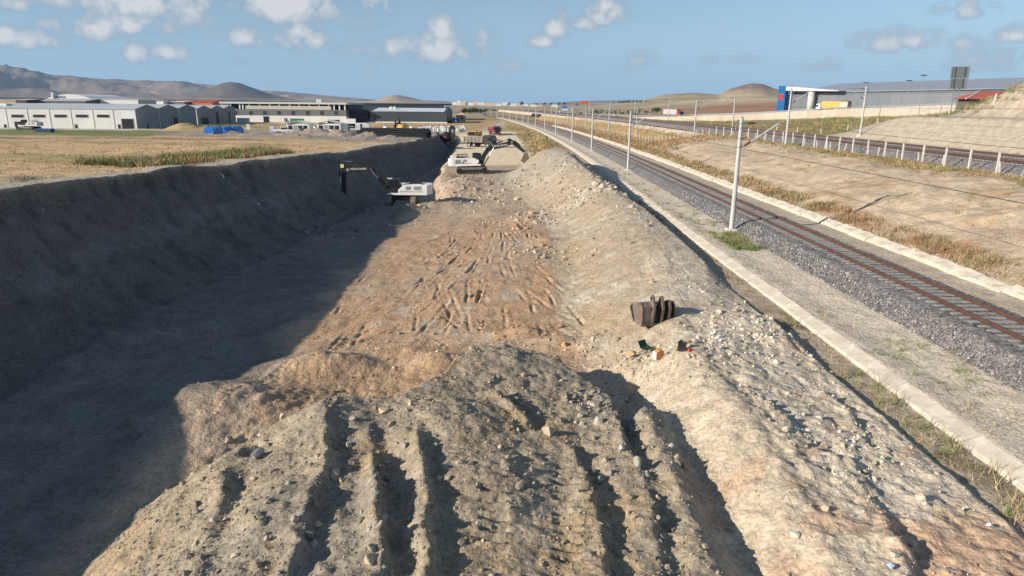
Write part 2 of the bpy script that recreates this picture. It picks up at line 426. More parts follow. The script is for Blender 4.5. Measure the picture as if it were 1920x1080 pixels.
        # crawler tracks pressed into the heap
        for (x0, y0, dx, dy, L, wd) in ((-.35, 12.6, -.05, 1, 4.2, .62), (1.15, 12.4, .1, 1, 4.6, .62), (-15.5, 17, .28, 1, 18, .55), (-13.2, 17, .28, 1, 18, .55), (-9.4, 30.0, .34, 1, 12, .5), (-11.4, 30.0, .34, 1, 9, .5), (-6.5, 31, .10, 1, 26, .5), (-4.2, 31, .10, 1, 30, .5), (-2.4, 33, -.22, 1, 22, .5), (-.2, 33, -.22, 1, 24, .5), (2.6, 32, -.1, 1, 16, .5), (3.0, 44, -.5, 1, 18, .5), (1.4, 42, -.5, 1, 20, .5), (7.6, 36, .08, 1, 16, .55), (9.6, 36, .05, 1, 18, .55), (-8, 40, .6, 1, 20, .45), (-6.4, 39, .6, 1, 20, .45), (-3, 50, .8, 1, 16, .45), (9.0, 11, -.12, 1, 12, .55)):
            n = math.hypot(dx, dy); ux, uy = dx / n, dy / n
            a = (x - x0) * ux + (y - y0) * uy
            q = (x - x0) * uy - (y - y0) * ux
            q = q + .12 * n2
            k = ss(np.abs(q), wd * .5 + .08, wd * .5 - .05) * ss(a, 0, .6) * ss(a, L, L - .6) * np.clip(.6 + 2.2 * fbm(x * .5 + x0, y * .5, 14, 3), 0, 1) * (1 if y0 < 20 else .6)
            z += k * (-.055 + (.10 if y0 < 14 else .06) * np.sin(a * 2 * np.pi / .34 + 1.2 * n2) * (1 + vn(x * 3, y * 3, 13)))
        loose = np.clip(heap + .7 * rough * ss(y, 34, 24) + .45 * rough + .75 * rough * ss(y, 72, 80) * ss(y, 122, 112), 0, 1.1)
        flat_floor = ss(x, -12, -10) * ss(x - xl, .5, -1) * ss(y, 29, 32) * ss(y, 72, 66)
        loose = loose * (1 - .65 * flat_floor)
        loose = loose * (1 - .85 * ss(y, 119, 126) * ss(x, 5, 2))
        trm = ss(x, -10, -14) * (tw > .9)
        lumps = np.abs(fbm(x * 1.25, y * 1.25, 51, 4))
        z += loose * (.17 * lumps + .07 * fbm(x * 3.3, y * 3.3, 55, 3) - .04)
        clod = np.clip(vn(x * 4.6, y * 4.6, 57) - .22, 0, 1) * 1.2
        z += loose * .10 * clod * (1.2 + n2)
        z += (1 - rt) * (.05 * fbm(x * 1.3, y * 1.3, 60, 3)) * (1 - loose)
        z += trm * (.13 * fbm(x * 1.5, y * 1.5, 62, 4) + .25 * np.clip(vn(x * 3.1, y * 3.1, 63) - .3, 0, 1)) * ss(y, 120, 80)
        # claw marks raked down the trench wall
        z += wall * (.30 * np.abs(fbm(y * 2.1 + .8 * x, x * .20 - .1 * y, 65, 4)) + .12 * fbm(x * 2.2, y * 2.2, 66, 3) + .35 * np.clip(fbm(x * .8, y * .35, 67, 4) - .12, 0, 1))
        z += rt * .03 * fbm(x * 1.4, y * 1.4, 68, 3)
        z += .05 * fbm(x * 1.1, y * 1.1, 69, 3) * (tw < 0)
    masks = dict(xr=xr, tw=tw, wall=wall, heap=heap, rough=rough, xl=xl, xk=xk, xe=xe, rt=rt, into=into, kb=kb, hl=hl, hu=hu, n1=n1, n2=n2, P=P, old=o)
    return z, masks


def RMASK(y):
    return y < 80


def ground_z(x, y):
    z, _ = ground_parts(np.atleast_1d(np.asarray(x, float)).copy(), np.atleast_1d(np.asarray(y, float)).copy())
    return z


def gz(x, y):
    return float(ground_z([x], [y])[0])

# ------------------------------------------------------------------ materials
def new_mat(name):
    m = bpy.data.materials.new(name)
    m.use_nodes = True
    nt = m.node_tree
    b = nt.nodes['Principled BSDF']
    b.inputs['Specular IOR Level'].default_value = 0.25
    return m, nt, b


def noise(nt, vec, scale, detail=4, rough=.55):
    n = nt.nodes.new('ShaderNodeTexNoise')
    n.inputs['Scale'].default_value = scale
    n.inputs['Detail'].default_value = detail
    n.inputs['Roughness'].default_value = rough
    if vec is not None:
        nt.links.new(vec, n.inputs['Vector'])
    return n.outputs['Fac']


def rng_node(nt, v, a, b, c, d):
    n = nt.nodes.new('ShaderNodeMapRange')
    nt.links.new(v, n.inputs[0])
    for i, k in enumerate((a, b, c, d)):
        n.inputs[i + 1].default_value = k
    return n.outputs[0]


def scale_col(nt, col, f):
    n = nt.nodes.new('ShaderNodeVectorMath'); n.operation = 'SCALE'
    nt.links.new(col, n.inputs[0])
    if isinstance(f, (int, float)):
        n.inputs['Scale'].default_value = f
    else:
        nt.links.new(f, n.inputs['Scale'])
    return n.outputs[0]


MATS = {}


def mat(name, col, rough=.6, metal=0.0, var=.18, scale=2.0, bump=0.0, bscale=30, spec=.25, dirt=0.0, dirtcol=(.30, .24, .17)):
    """plain painted / cast / rusted surface with worn, uneven colour"""
    if name in MATS:
        return MATS[name]
    m, nt, b = new_mat(name)
    tc = nt.nodes.new('ShaderNodeTexCoord').outputs['Object']
    f = noise(nt, tc, scale, 5, .6)
    g = noise(nt, tc, scale * 9, 3, .6)
    fac = math_node(nt, 'ADD', rng_node(nt, f, .25, .75, 1 - var, 1 + var), rng_node(nt, g, .25, .75, -var * .4, var * .4))
    rgb = nt.nodes.new('ShaderNodeRGB'); rgb.outputs[0].default_value = (*col, 1)
    c = scale_col(nt, rgb.outputs[0], fac)
    if dirt > 0:
        mx = nt.nodes.new('ShaderNodeMix'); mx.data_type = 'RGBA'
        nt.links.new(math_node(nt, 'MULTIPLY', rng_node(nt, noise(nt, tc, scale * 1.7, 6, .7), .42, .68, 0, 1), dirt), mx.inputs[0])
        nt.links.new(c, mx.inputs[6]); mx.inputs[7].default_value = (*dirtcol, 1)
        c = mx.outputs[2]
    nt.links.new(c, b.inputs['Base Color'])
    b.inputs['Roughness'].default_value = rough
    b.inputs['Metallic'].default_value = metal
    b.inputs['Specular IOR Level'].default_value = spec
    if bump > 0:
        bp = nt.nodes.new('ShaderNodeBump'); bp.inputs['Strength'].default_value = bump; bp.inputs['Distance'].default_value = .02
        nt.links.new(noise(nt, tc, bscale, 5, .6), bp.inputs['Height'])
        nt.links.new(bp.outputs[0], b.inputs['Normal'])
    MATS[name] = m
    return m


def attr_mat(name, fine=9.0, contrast=.35, bump=.5, bdist=.06, bscale=7.0, rough=.95, speck=.25, transl=0.0):
    m, nt, b = new_mat(name)
    at_ = nt.nodes.new('ShaderNodeAttribute'); at_.attribute_name = 'albedo'
    tc = nt.nodes.new('ShaderNodeTexCoord').outputs['Object']
    f1 = noise(nt, tc, fine * .12, 5, .6)
    f2 = noise(nt, tc, fine, 4, .65)
    fac = math_node(nt, 'ADD', rng_node(nt, f1, .25, .75, 1 - contrast * .7, 1 + contrast * .7), rng_node(nt, f2, .25, .75, -contrast * .6, contrast * .6))
    if speck > 0:
        v = nt.nodes.new('ShaderNodeTexVoronoi'); v.inputs['Scale'].default_value = fine * 1.3
        nt.links.new(tc, v.inputs['Vector'])
        sp = nt.nodes.new('ShaderNodeSeparateColor'); nt.links.new(v.outputs['Color'], sp.inputs[0])
        fac = math_node(nt, 'ADD', fac, rng_node(nt, sp.outputs[0], 0, 1, -speck, speck))
    nt.links.new(scale_col(nt, at_.outputs['Color'], fac), b.inputs['Base Color'])
    b.inputs['Roughness'].default_value = rough
    b.inputs['Specular IOR Level'].default_value = .12
    if bump > 0:
        bp = nt.nodes.new('ShaderNodeBump'); bp.inputs['Strength'].default_value = bump; bp.inputs['Distance'].default_value = bdist
        h = math_node(nt, 'ADD', noise(nt, tc, bscale, 6, .62), math_node(nt, 'MULTIPLY', noise(nt, tc, bscale * .25, 3, .5), 1.5))
        nt.links.new(h, bp.inputs['Height'])
        nt.links.new(bp.outputs[0], b.inputs['Normal'])
    MATS[name] = m
    return m


M_GROUND = attr_mat('soil', 8.0, .36, .75, .07, 8.0, speck=.18)
M_FAR = attr_mat('far_land', .02, .25, 0, speck=0)
M_STONE = attr_mat('stone', 14, .25, .4, .02, 22, speck=0)
M_BALLAST = attr_mat('ballast_rock', 7.0, .35, .9, .05, 11, speck=.55)
M_GRASS = attr_mat('grass_blade', 3.0, .2, 0, speck=0)


# ------------------------------------------------------------------ meshes
def link(o, parent=None):
    COL.objects.link(o)
    if parent is not None:
        o.parent = parent
    return o


def tag(o, label=None, cat=None, group=None, kind=None):
    if label: o['label'] = label
    if cat: o['category'] = cat
    if group: o['group'] = group
    if kind: o['kind'] = kind
    return o


def np_mesh(name, V, F, material, col=None, smooth=False, parent=None):
    """V (n,3), F (m,k) arrays -> one mesh object"""
    me = bpy.data.meshes.new(name)
    V = np.ascontiguousarray(V, np.float32); F = np.ascontiguousarray(F, np.int32)
    k = F.shape[1]
    me.vertices.add(len(V)); me.vertices.foreach_set('co', V.ravel())
    me.loops.add(F.size); me.loops.foreach_set('vertex_index', F.ravel())
    me.polygons.add(len(F))
    me.polygons.foreach_set('loop_start', np.arange(0, F.size, k, dtype=np.int32))
    me.polygons.foreach_set('use_smooth', np.full(len(F), bool(smooth)))
    me.update(calc_edges=True)
    if col is not None:
        a = me.color_attributes.new('albedo', 'FLOAT_COLOR', 'POINT')
        c4 = np.ones((len(V), 4), np.float32); c4[:, :3] = col
        a.data.foreach_set('color', c4.ravel())
    me.materials.append(material)
    o = bpy.data.objects.new(name, me)
    return link(o, parent)


def grid_faces(ny, nx, off=0):
    i = np.arange(ny - 1)[:, None] * nx + np.arange(nx - 1)[None, :]
    i = i.ravel() + off
    return np.stack([i, i + 1, i + nx + 1, i + nx], 1)


TAN, ORANGE, GREY, PALE = (.42, .32, .225), (.405, .25, .14), (.25, .225, .185), (.465, .395, .295)
PLATF, SHADE_CLAY, STRAW, GREEN = (.74, .61, .42), (.138, .126, .113), (.55, .38, .205), (.15, .155, .065)
DRYB, BEIGE, DIRT, DARKD = (.33, .20, .105), (.47, .375, .265), (.36, .30, .235), (.20, .165, .13)


def soil_colour(x, y, z, M):
    n = len(x)
    xr, tw = M['xr'], M['tw']
    A = np.empty((n, 3)); A[:] = TAN

    def over(c, w):
        w = np.clip(w, 0, 1)[:, None]
        A[:] = A * (1 - w) + np.array(c)[None, :] * w
    p1 = fbm(x * .23, y * .23, 101, 5)
    p2 = fbm(x * .8, y * .8, 111, 5)
    p3 = fbm(x * .06, y * .06, 121, 4)
    p4 = fbm(x * 2.3, y * 2.3, 131, 4)
    # pit floor: warm, streaky
    over(ORANGE, .75 * ss(y, 26, 30) * ss(x, -13, -10) * ss(M['xl'] - x, -1.5, 1) * ss(p1, -.5, .3) * ss(y, 82, 66))
    over((.45, .38, .29), .7 * ss(p2 + .4 * p1, .25, .5) * ss(x, -13, -10) * (y > 26))
    over((.34, .29, .225), .6 * ss(y, 60, 76) * ss(y, 118, 110) * ss(p1, -.3, .3))
    # the eastern bank: pale chalky spoil
    bank = ss(x - M['xl'], -.4, 1.4) * (1 - M['rt'])
    over(PALE, bank * (.85 - .35 * ss(y, 66, 80)))
    over((.35, .285, .205), bank * .85 * ss(x - M['xk'], .3, -1.2) * ss(y, 24, 31))  # bank face darkened in colour to offset the sun it catches
    over((.40, .30, .175), bank * .6 * ss(x - M['xl'], 3.6, 1.2) * ss(y, 29, 33) * ss(y, 60, 50))      # yellow clay face above the floor
    over((.36, .305, .225), bank * .5 * ss(p1 + .3 * p2, 0, .35))
    over((.55, .47, .355), bank * .8 * ss(x, 7.2, 8.6) * ss(y, 48, 38))
    over((.44, .29, .19), bank * .55 * ss(p2 - .3 * p1, .15, .4) * ss(y, 60, 20))
    over((.46, .29, .18), bank * ss(y, 15.8, 13.5) * ss(x, 7.5, 9) * .75)
    over((.50, .46, .39), bank * .5 * ss(p4 + p1, .35, .6))
    over((.30, .285, .25), bank * ss(y, 80, 95) * ss(y, 116, 108) * .75 * ss(p2, -.3, .2))
    # heap under the camera: grey brown rubble with brown streaks
    over((.31, .257, .185), M['heap'] * .95)
    over((.225, .203, .162), M['heap'] * .75 * ss(p1 + .5 * p2, -.05, .3))
    over((.36, .27, .165), M['heap'] * .75 * ss(p2 - .4 * p1, .1, .35))
    over((.36, .245, .15), ss(y, 22.5, 24.5) * ss(y, 30, 28) * ss(x, -10.5, -9) * ss(x, -1.2, -2.6) * .85)
    over((.31, .295, .26), M['heap'] * .4 * ss(p4 + .4 * p2, .3, .55))
    # haul platform
    over(PLATF, ss(y, 119, 126) * ss(y, 300, 230) * M['into'] * ss(x - xr * 0 - cxr(y) * .4, 6.5, 3.5) * .95)
    over((.58, .46, .31), ss(y, 122, 130) * M['into'] * .5 * ss(p1 + .4 * p2, .1, .4))
    # trench wall clay and pit side, darkened to carry the trench's shade
    pit_shade = ss(tw, -.02, .03) * ss(x + 2.2 * p1, -10.5, -13.5) * ss(y, 225, 205) * (1 - M['into'] * ss(y, 100, 116))
    pit_shade = pit_shade * np.where(y < 26, ss(x, -11.0, -13.5), 1)
    over(SHADE_CLAY, pit_shade)
    over((.175, .162, .152), pit_shade * .8 * ss(np.exp(-((tw - .42 - .12 * p1) / .10) ** 2) * (1 + p2), .3, .9) * ss(y, 110, 60))
    over((.07, .068, .067), pit_shade * .6 * ss(p2, .1, .4))
    over((.205, .185, .158), pit_shade * .85 * ss(tw, .98, 1.10))
    over((.14, .125, .108), pit_shade * .6 * ss(tw, .98, 1.10) * ss(p1, .0, .3))
    # western field
    fld = (tw < 0) * 1.0
    over(STRAW, fld)
    over((.50, .36, .21), fld * .6 * ss(p3, .0, .3))
    over((.36, .24, .12), fld * .7 * ss(p1 + .5 * p2, .15, .5))
    u = .9 * x + 3.0 * y + 26 * p3                       # long faint field strips
    over((.28, .235, .105), fld * .6 * ss(np.sin(u * .045 + 1.3 * p3), .72, .95) * ss(x, -34, -40))
    over((.43, .37, .285), fld * ss(tw, -.45 - .3 * p2, -.16) * ss(y, 300, 200))
    over((.33, .305, .235), M['old'] * .8 * (tw < 0))
    over((.22, .19, .14), np.clip(M['old'] * (1 - M['old']) * 4, 0, 1) * (tw < 0))
    grn = ss(y + .15 * (x + 60) + 8 * p3, 146, 160) * ss(y + .15 * (x + 60) + 8 * p3, 212, 200) * ss(x, -78, -92)
    over((.175, .195, .075), fld * .95 * grn)
    over((.17, .145, .12), fld * .9 * np.exp(-((y + .15 * (x + 60) + 9 * p3 + 3 * p2 - 142) / 3.5) ** 2) * ss(x, -40, -60))
    # trodden yard round the workshops and cabins
    yard = ss(y + .64 * (x + 38) - 138 + 6 * p3 + 4 * p2, 0, 12) * ss(x, -104, -84) * ss(x, -14, -24) * ss(y, 268, 255)
    over((.33, .275, .21), fld * yard)
    over((.23, .20, .17), fld * yard * .8 * ss(p1 + .5 * p2, -.05, .25))
    over((.50, .45, .37), fld * yard * .7 * ss(p2 - .3 * p1, .2, .4))
    over((.55, .53, .49), fld * ss(y, 212, 218) * ss(y, 260, 250) * ss(x, -112, -118) * .8)
    over((.20, .20, .08), ss(y, 252, 258) * ss(y, 330, 318) * ss(x, -70, -78) * .85 * ss(p1, -.3, .2))
    over((.45, .30, .14), ss(y, 256, 264) * ss(x, -64, -58) * ss(x, 14, 10) * (.6 + .4 * ss(p1, -.2, .2)))
    over((.27, .25, .11), ss(y, 256, 264) * ss(x, -70, -50) * ss(x, 14, 10) * .7 * ss(p3 + .4 * p1, .05, .3))
    over((.50, .44, .34), np.exp(-((x + 12 + cxr(y) * .55) / 3.2) ** 2) * ss(y, 240, 270) * .9)
    # grassy verge of the line
    vg = ss(y, 118, 150) * ss(x - cxr(y) * .75, 3.5, 6.5) * (1 - M['rt'])
    over((.46, .33, .155), vg * .9)
    over((.32, .28, .12), vg * .6 * ss(p1 + p2 * .4, .1, .35))
    # ---- rail side
    rt = M['rt']
    over((.64, .545, .41), rt)
    over((.47, .39, .29), rt * ss(xr, 22, 24))
    over((.52, .435, .33), rt * .6 * ss(p1 + p2, .1, .5))
    over((.40, .325, .235), rt * ss(xr, 13.5, 13.2))
    over((.24, .195, .125), rt * ss(xr, 13.5, 13.2) * ss(p1 + .6 * p2, -.05, .25) * ss(y, 60, 20))
    kb = M['kb']
    bk = rt * ss(xr, 27.2, 28.6) * ss(xr, 47.2, 46.4)
    over(BEIGE, bk * kb)
    over((.42, .375, .30), bk * kb * .8 * ss(p1, .0, .3))
    over((.42, .30, .185), bk * kb * .75 * ss(p2 + p1 * .6, .1, .4) * ss(y, 110, 60))
    over((.36, .25, .15), bk * kb * .6 * ss(p1 - .3 * p2, .05, .35))
    over(DRYB, bk * kb * .65 * ss(p2 + .5 * p1 + .5 * ss(xr, 31.5, 28.5) + .55 * ss(xr, 40, 44), .3, .6))
    over((.34, .215, .115), bk * (1 - kb))
    over((.25, .225, .10), bk * (1 - kb) * .6 * ss(p1 + .4 * p3, .05, .3))
    over((.23, .21, .10), rt * ss(xr, 43, 45) * ss(xr, 47.5, 46.5) * .55 * ss(p1, -.2, .3))
    over((.42, .37, .31), rt * ss(xr, 46.5, 47.2) * ss(xr, 63.4, 62.6))
    cs = rt * ss(xr, 63.0, 63.4) * ss(y, 158, 150)
    over((.40, .34, .262), cs)
    over((.365, .308, .235), cs * .6 * ss(p1, .0, .3))
    over((.28, .235, .175), cs * .8 * np.exp(-((np.mod(y * .18 + .25 * p3, 1) - .5) / .09) ** 2) * ss(xr, 72.4, 74))
    over((.25, .20, .12), cs * np.exp(-((xr - 71.6 - .4 * p2) / .9) ** 2) * .9)
    over((.30, .22, .115), rt * ss(xr, 63, 64) * np.maximum(ss(z - 3.65 - M['hl'] * np.clip((xr - 63.2) / 6.3, 0, 1) - M['hu'] * ss((xr - 72.6) / 7), .08, .25), ss(y, 146, 152)))
    over((.30, .26, .13), rt * (x > wall_x(y)))
    over((.38, .27, .16), rt * (x > wall_x(y) + 18) * ss(p3, -.3, .2))
    A *= (1 + .10 * p1 + .10 * p4)[:, None]
    return np.clip(A, .02, .8)


def axis(*seg):
    out = []
    for a, b, s in seg:
        out.append(np.arange(a, b - 1e-6, s))
    out.append(np.array([seg[-1][1]]))
    return np.concatenate(out)


def yaxis(y0, y1, k, mn):
    ys = [y0]
    while ys[-1] < y1:
        ys.append(ys[-1] + max(mn, k * ys[-1]))
    ys[-1] = y1
    return np.array(ys)


def terrain_band(xs, ys, drop=0.0):
    X, Y = np.meshgrid(xs, ys)
    x, y = X.ravel(), Y.ravel()
    z, M = ground_parts(x.copy(), y.copy())
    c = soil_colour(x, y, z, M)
    return np.stack([x, y, z - drop], 1), c, (len(ys), len(xs))


XA = axis((-80, -40, 1.2), (-40, -33, .5), (-33, -12, .15), (-12, 12.6, .07), (12.6, 15, .12), (15, 28, .3), (28, 47, .25), (47, 80, .7), (80, 110, 3))
YA = yaxis(5.0, 62.0, .0046, .055)
XB = axis((-420, -130, 6), (-130, -60, 1.5), (-60, -30, .6), (-30, 14, .22), (14, 28, .4), (28, 50, .3), (50, 95, .5), (95, 140, 2), (140, 300, 8))
YB = yaxis(62.0, 520.0, .0055, .25)
Vs, Cs, Fs, off = [], [], [], 0
for xs, ys in ((XA, YA), (XB, YB)):
    v, c, (ny, nx) = terrain_band(xs, ys)
    Vs.append(v); Cs.append(c); Fs.append(grid_faces(ny, nx, off)); off += len(v)
# near edges of the far band, outside the wide rectangle
NEARV = np.concatenate(Vs); NEARC = np.concatenate(Cs); NEARF = np.concatenate(Fs)
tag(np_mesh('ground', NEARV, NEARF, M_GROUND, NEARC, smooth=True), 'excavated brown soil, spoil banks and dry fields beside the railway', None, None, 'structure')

# ------------------------------------------------------------------ far land, hills and mountains
def far_land():
    az = np.radians(np.arange(-66, 66.01, .14))
    r = np.array(list(np.geomspace(40, 1400, 70)) + list(np.geomspace(1440, 11500, 150)))
    A_, R_ = np.meshgrid(az, r)
    a, rr = A_.ravel(), R_.ravel()
    x, y = rr * np.sin(a), rr * np.cos(a)
    px = 960 + 1280 * np.tan(a) / math.cos(PITCH)          # bearing expressed as the photograph's column, for the skyline tables
    hor = 196 + (px - 960) * .0087

    def sky(tab, r0):
        h = (hor - I(px, *tab)) / 1325.0 / np.sqrt(1 + np.tan(a) ** 2)
        return np.clip(h, 0, 1) * r0
    n = fbm(x * .0011, y * .0011, 201, 6, .55)
    nn = fbm(x * .004, y * .004, 211, 5, .55)
    z = np.full(len(x), -1.0)
    t_far = ((-900, 150), (-300, 125), (0, 124), (40, 130), (75, 138), (110, 146), (150, 146), (200, 149), (260, 152), (330, 153), (390, 158), (450, 166), (520, 170), (600, 177), (650, 181), (700, 185), (800, 187), (900, 192), (960, 194), (1080, 189), (1150, 188), (1250, 190), (1350, 190), (1450, 192), (2200, 190), (3000, 180))
    t_mid = ((-900, 190), (300, 186), (370, 176), (395, 163), (412, 156), (430, 152.5), (448, 154), (470, 162), (488, 168), (510, 176), (560, 186), (660, 190), (700, 186), (725, 179), (742, 176.5), (757, 179), (790, 186), (860, 195), (3000, 205))
    t_rt = ((-900, 210), (1000, 199), (1100, 195), (1150, 190), (1190, 186), (1225, 180), (1240, 177), (1262, 174.5), (1300, 174), (1325, 177), (1345, 178), (1362, 170), (1385, 162.5), (1405, 160), (1425, 163), (1445, 171), (1470, 178), (1520, 184), (1700, 186), (1950, 170), (2300, 160), (3000, 170))
    t_low = ((-900, 172), (-200, 175), (0, 177.5), (120, 180), (250, 181.5), (420, 183.5), (560, 187), (640, 189), (760, 192), (900, 197), (3000, 206))

    def shape(r0, w0, w1):
        return np.where(rr < r0, ss((rr - r0 + w0) / w0), ss((r0 + w1 - rr) / w1))
    gul = np.abs(fbm(x * .0016, y * .0016, 241, 5, .55))
    z1 = sky(t_far, 8200) * shape(8200, 3300, 2500) * (1 + (.5 * n + .35 * nn - .9 * gul - .02) * ss((8200 - rr) / 900))
    z2 = sky(t_mid, 5200) * shape(5200, 1300, 900) * (1 + (.45 * nn - .5 * gul + .05) * ss((5200 - rr) / 350))
    z3 = sky(t_rt, 2700) * shape(2700, 1300, 900) * (1 + (.3 * n + .35 * nn - .4 * gul - .05) * ss((2700 - rr) / 350))
    z4 = sky(t_low, 3000) * shape(3000, 900, 700)
    z = z + np.maximum.reduce([z1, z2, z3, z4]) + (np.maximum(n, -.3) + .3) * 5 * ss(rr, 700, 2000)
    # right of the highway the land rises gently
    z += 22 * ss(px, 1120, 1500) * ss(rr, 380, 1700) * ss(rr, 3200, 2000)
    inside = (x > -415) & (x < 295) & (y < 512)
    z = np.where(inside, -9.0, z)
    C = np.empty((len(x), 3)); C[:] = (.36, .275, .175)

    def over(c, w):
        w = np.clip(w, 0, 1)[:, None]
        C[:] = C * (1 - w) + np.array(c)[None, :] * w
    pv = fbm(x * .004, y * .0016, 221, 5)
    pw = fbm(x * .0015, y * .0007, 231, 5)
    over((.30, .255, .14), ss(pv, -.1, .3) * .8)
    over((.44, .34, .22), ss(pw + .4 * pv, .1, .4) * .9)
    over((.33, .17, .10), ss(px, 1180, 1300) * ss(rr, 420, 700) * ss(rr, 1700, 1100) * ss(pv, -.2, .25))
    over((.055, .062, .055), ss(rr, 1300, 1900) * ss(rr, 3500, 2900) * ss(px, 900, 560) * .97)
    over((.20, .155, .125), ss(z1 - np.maximum(z2, z4), 0, 30) * ss(rr, 4200, 5200))
    over((.34, .245, .175), ss(rr, 4200, 5200) * ss(pw + .5 * pv, .0, .25) * ss(px, -100, 500))
    over((.10, .085, .075), ss(rr, 4200, 5200) * ss(nn + .4 * n, .12, .35) * .8)
    over((.12, .098, .085), ss(z2, 10, 40) * ss(rr, 3700, 4300) * ss(px, 620, 500))
    over((.215, .145, .12), ss(z3, 30, 60) * ss(rr, 1400, 2000))
    over((.15, .11, .095), ss(z3, 30, 60) * ss(rr, 1400, 2000) * ss(nn, .05, .3) * .8)
    over((.09, .095, .06), ss(rr, 700, 900) * ss(rr, 1800, 1200) * ss(px, 1000, 700) * ss(pv, -.2, .2) * .8)
    V = np.stack([x, y, z], 1)
    F_ = grid_faces(len(r), len(az))
    ins = inside[F_].all(1)
    mid = R_.ravel()[F_[:, 0]]
    keep = ~ins
    plain = keep & (mid < 1400)
    hills = keep & (mid >= 1400)
    for nm, sel, lab in (('field', plain, 'wide dry farmland plain stretching to the hills'), ('hills', hills, 'bare brown hills and hazy mountains along the skyline')):
        f = F_[sel]
        u, inv = np.unique(f, return_inverse=True)
        tag(np_mesh(nm, V[u], inv.reshape(f.shape), M_FAR, C[u], smooth=True), lab, None, None, 'structure')


far_land()

# ------------------------------------------------------------------ railway
def sweep(name, prof, x0, z0, ys, material, parent=None, closed=True, col=None, zfun=None, smooth=False):
    prof = np.array(prof, float)
    k = len(prof)
    cx_ = cxr(ys)
    V = np.empty((len(ys), k, 3))
    V[:, :, 0] = (x0 + cx_)[:, None] + prof[None, :, 0]
    V[:, :, 1] = ys[:, None]
    V[:, :, 2] = z0 + prof[None, :, 1]
    if zfun is not None:
        V[:, :, 2] += zfun(V[:, :, 0], V[:, :, 1])
    n = k if closed else k - 1
    F = []
    i = np.arange(len(ys) - 1)
    for j in range(n):
        a, b = j, (j + 1) % k
        F.append(np.stack([i * k + a, (i + 1) * k + a, (i + 1) * k + b, i * k + b], 1))
    F = np.concatenate(F)
    return np_mesh(name, V.reshape(-1, 3), F, material, col, smooth, parent)


def bed(name, prof, ys, xs, label, dark=1.0):
    X, Y = np.meshgrid(xs, ys)
    xr, y = X.ravel(), Y.ravel()
    x = xr + cxr(y)
    z = np.interp(xr, [p[0] for p in prof], [p[1] for p in prof])
    env = ss(xr, xs[0], xs[0] + .5) * ss(xr, xs[-1], xs[-1] - .5)
    z = z + env * (.05 * fbm(x * 2.1, y * 2.1, 301, 3) + .045 * vn(x * 7, y * 7, 303)) + (1 - env) * .10 * fbm(x * .8, y * .8, 305, 3) - .02
    c = np.empty((len(x), 3)); c[:] = np.array((.175, .165, .16)) * dark
    w = ss(fbm(x * .5, y * .18, 307, 4), .05, .35)[:, None] * .5
    c = c * (1 - w) + np.array((.24, .21, .185)) * w
    e = (1 - env)[:, None] * .7
    c = c * (1 - e) + np.array((.36, .31, .25)) * e
    return tag(np_mesh(name, np.stack([x, y, z], 1), grid_faces(len(ys), len(xs)), M_BALLAST, c, smooth=True), label, None, None, 'structure')


YBED = yaxis(11.0, 720.0, .0060, .10)
bed('ballast_bed', ((17.2, -.05), (17.7, .02), (19.0, .66), (19.7, .73), (22.3, .73), (22.8, .67), (24.1, .03), (24.5, -.05)), YBED, axis((17.2, 24.5, .13)), 'dark grey crushed stone ballast under the near track')
YBED2 = yaxis(55.0, 720.0, .0080, .35)
bed('ballast_bed', ((46.9, 3.5), (47.3, 3.6), (48.7, 4.30), (60.3, 4.30), (61.6, 3.6), (62.3, 3.5)), YBED2, axis((46.9, 62.3, .3)), 'dark grey ballast carrying the two upper tracks', 1.05)

M_RAIL = mat('rust_rail', (.10, .058, .046), .65, .15, .25, 1.5)
M_RAILTOP = mat('worn_rail', (.17, .11, .09), .45, .5, .2, 2)
M_SLEEP = mat('sleeper_concrete', (.31, .295, .27), .85, 0, .2, 2.5, .3)
RAILP = ((-.075, 0), (.075, 0), (.075, .02), (.02, .045), (.02, .125), (.038, .135), (.038, .172), (-.038, .172), (-.038, .135), (-.02, .125), (-.02, .045), (-.075, .02))
YR = yaxis(11.0, 720.0, .02, 1.0)


def box_mesh(name, sx, sy, sz, material, top=1.0):
    h = 0.5
    V = np.array([(-h * sx, -h * sy, 0), (h * sx, -h * sy, 0), (h * sx, h * sy, 0), (-h * sx, h * sy, 0),
                  (-h * sx * 1, -h * sy * top, sz), (h * sx, -h * sy * top, sz), (h * sx, h * sy * top, sz), (-h * sx, h * sy * top, sz)])
    F = [(0, 3, 2, 1), (4, 5, 6, 7), (0, 1, 5, 4), (1, 2, 6, 5), (2, 3, 7, 6), (3, 0, 4, 7)]
    me = bpy.data.meshes.new(name)
    me.from_pydata([tuple(v) for v in V], [], F)
    me.materials.append(material)
    return me


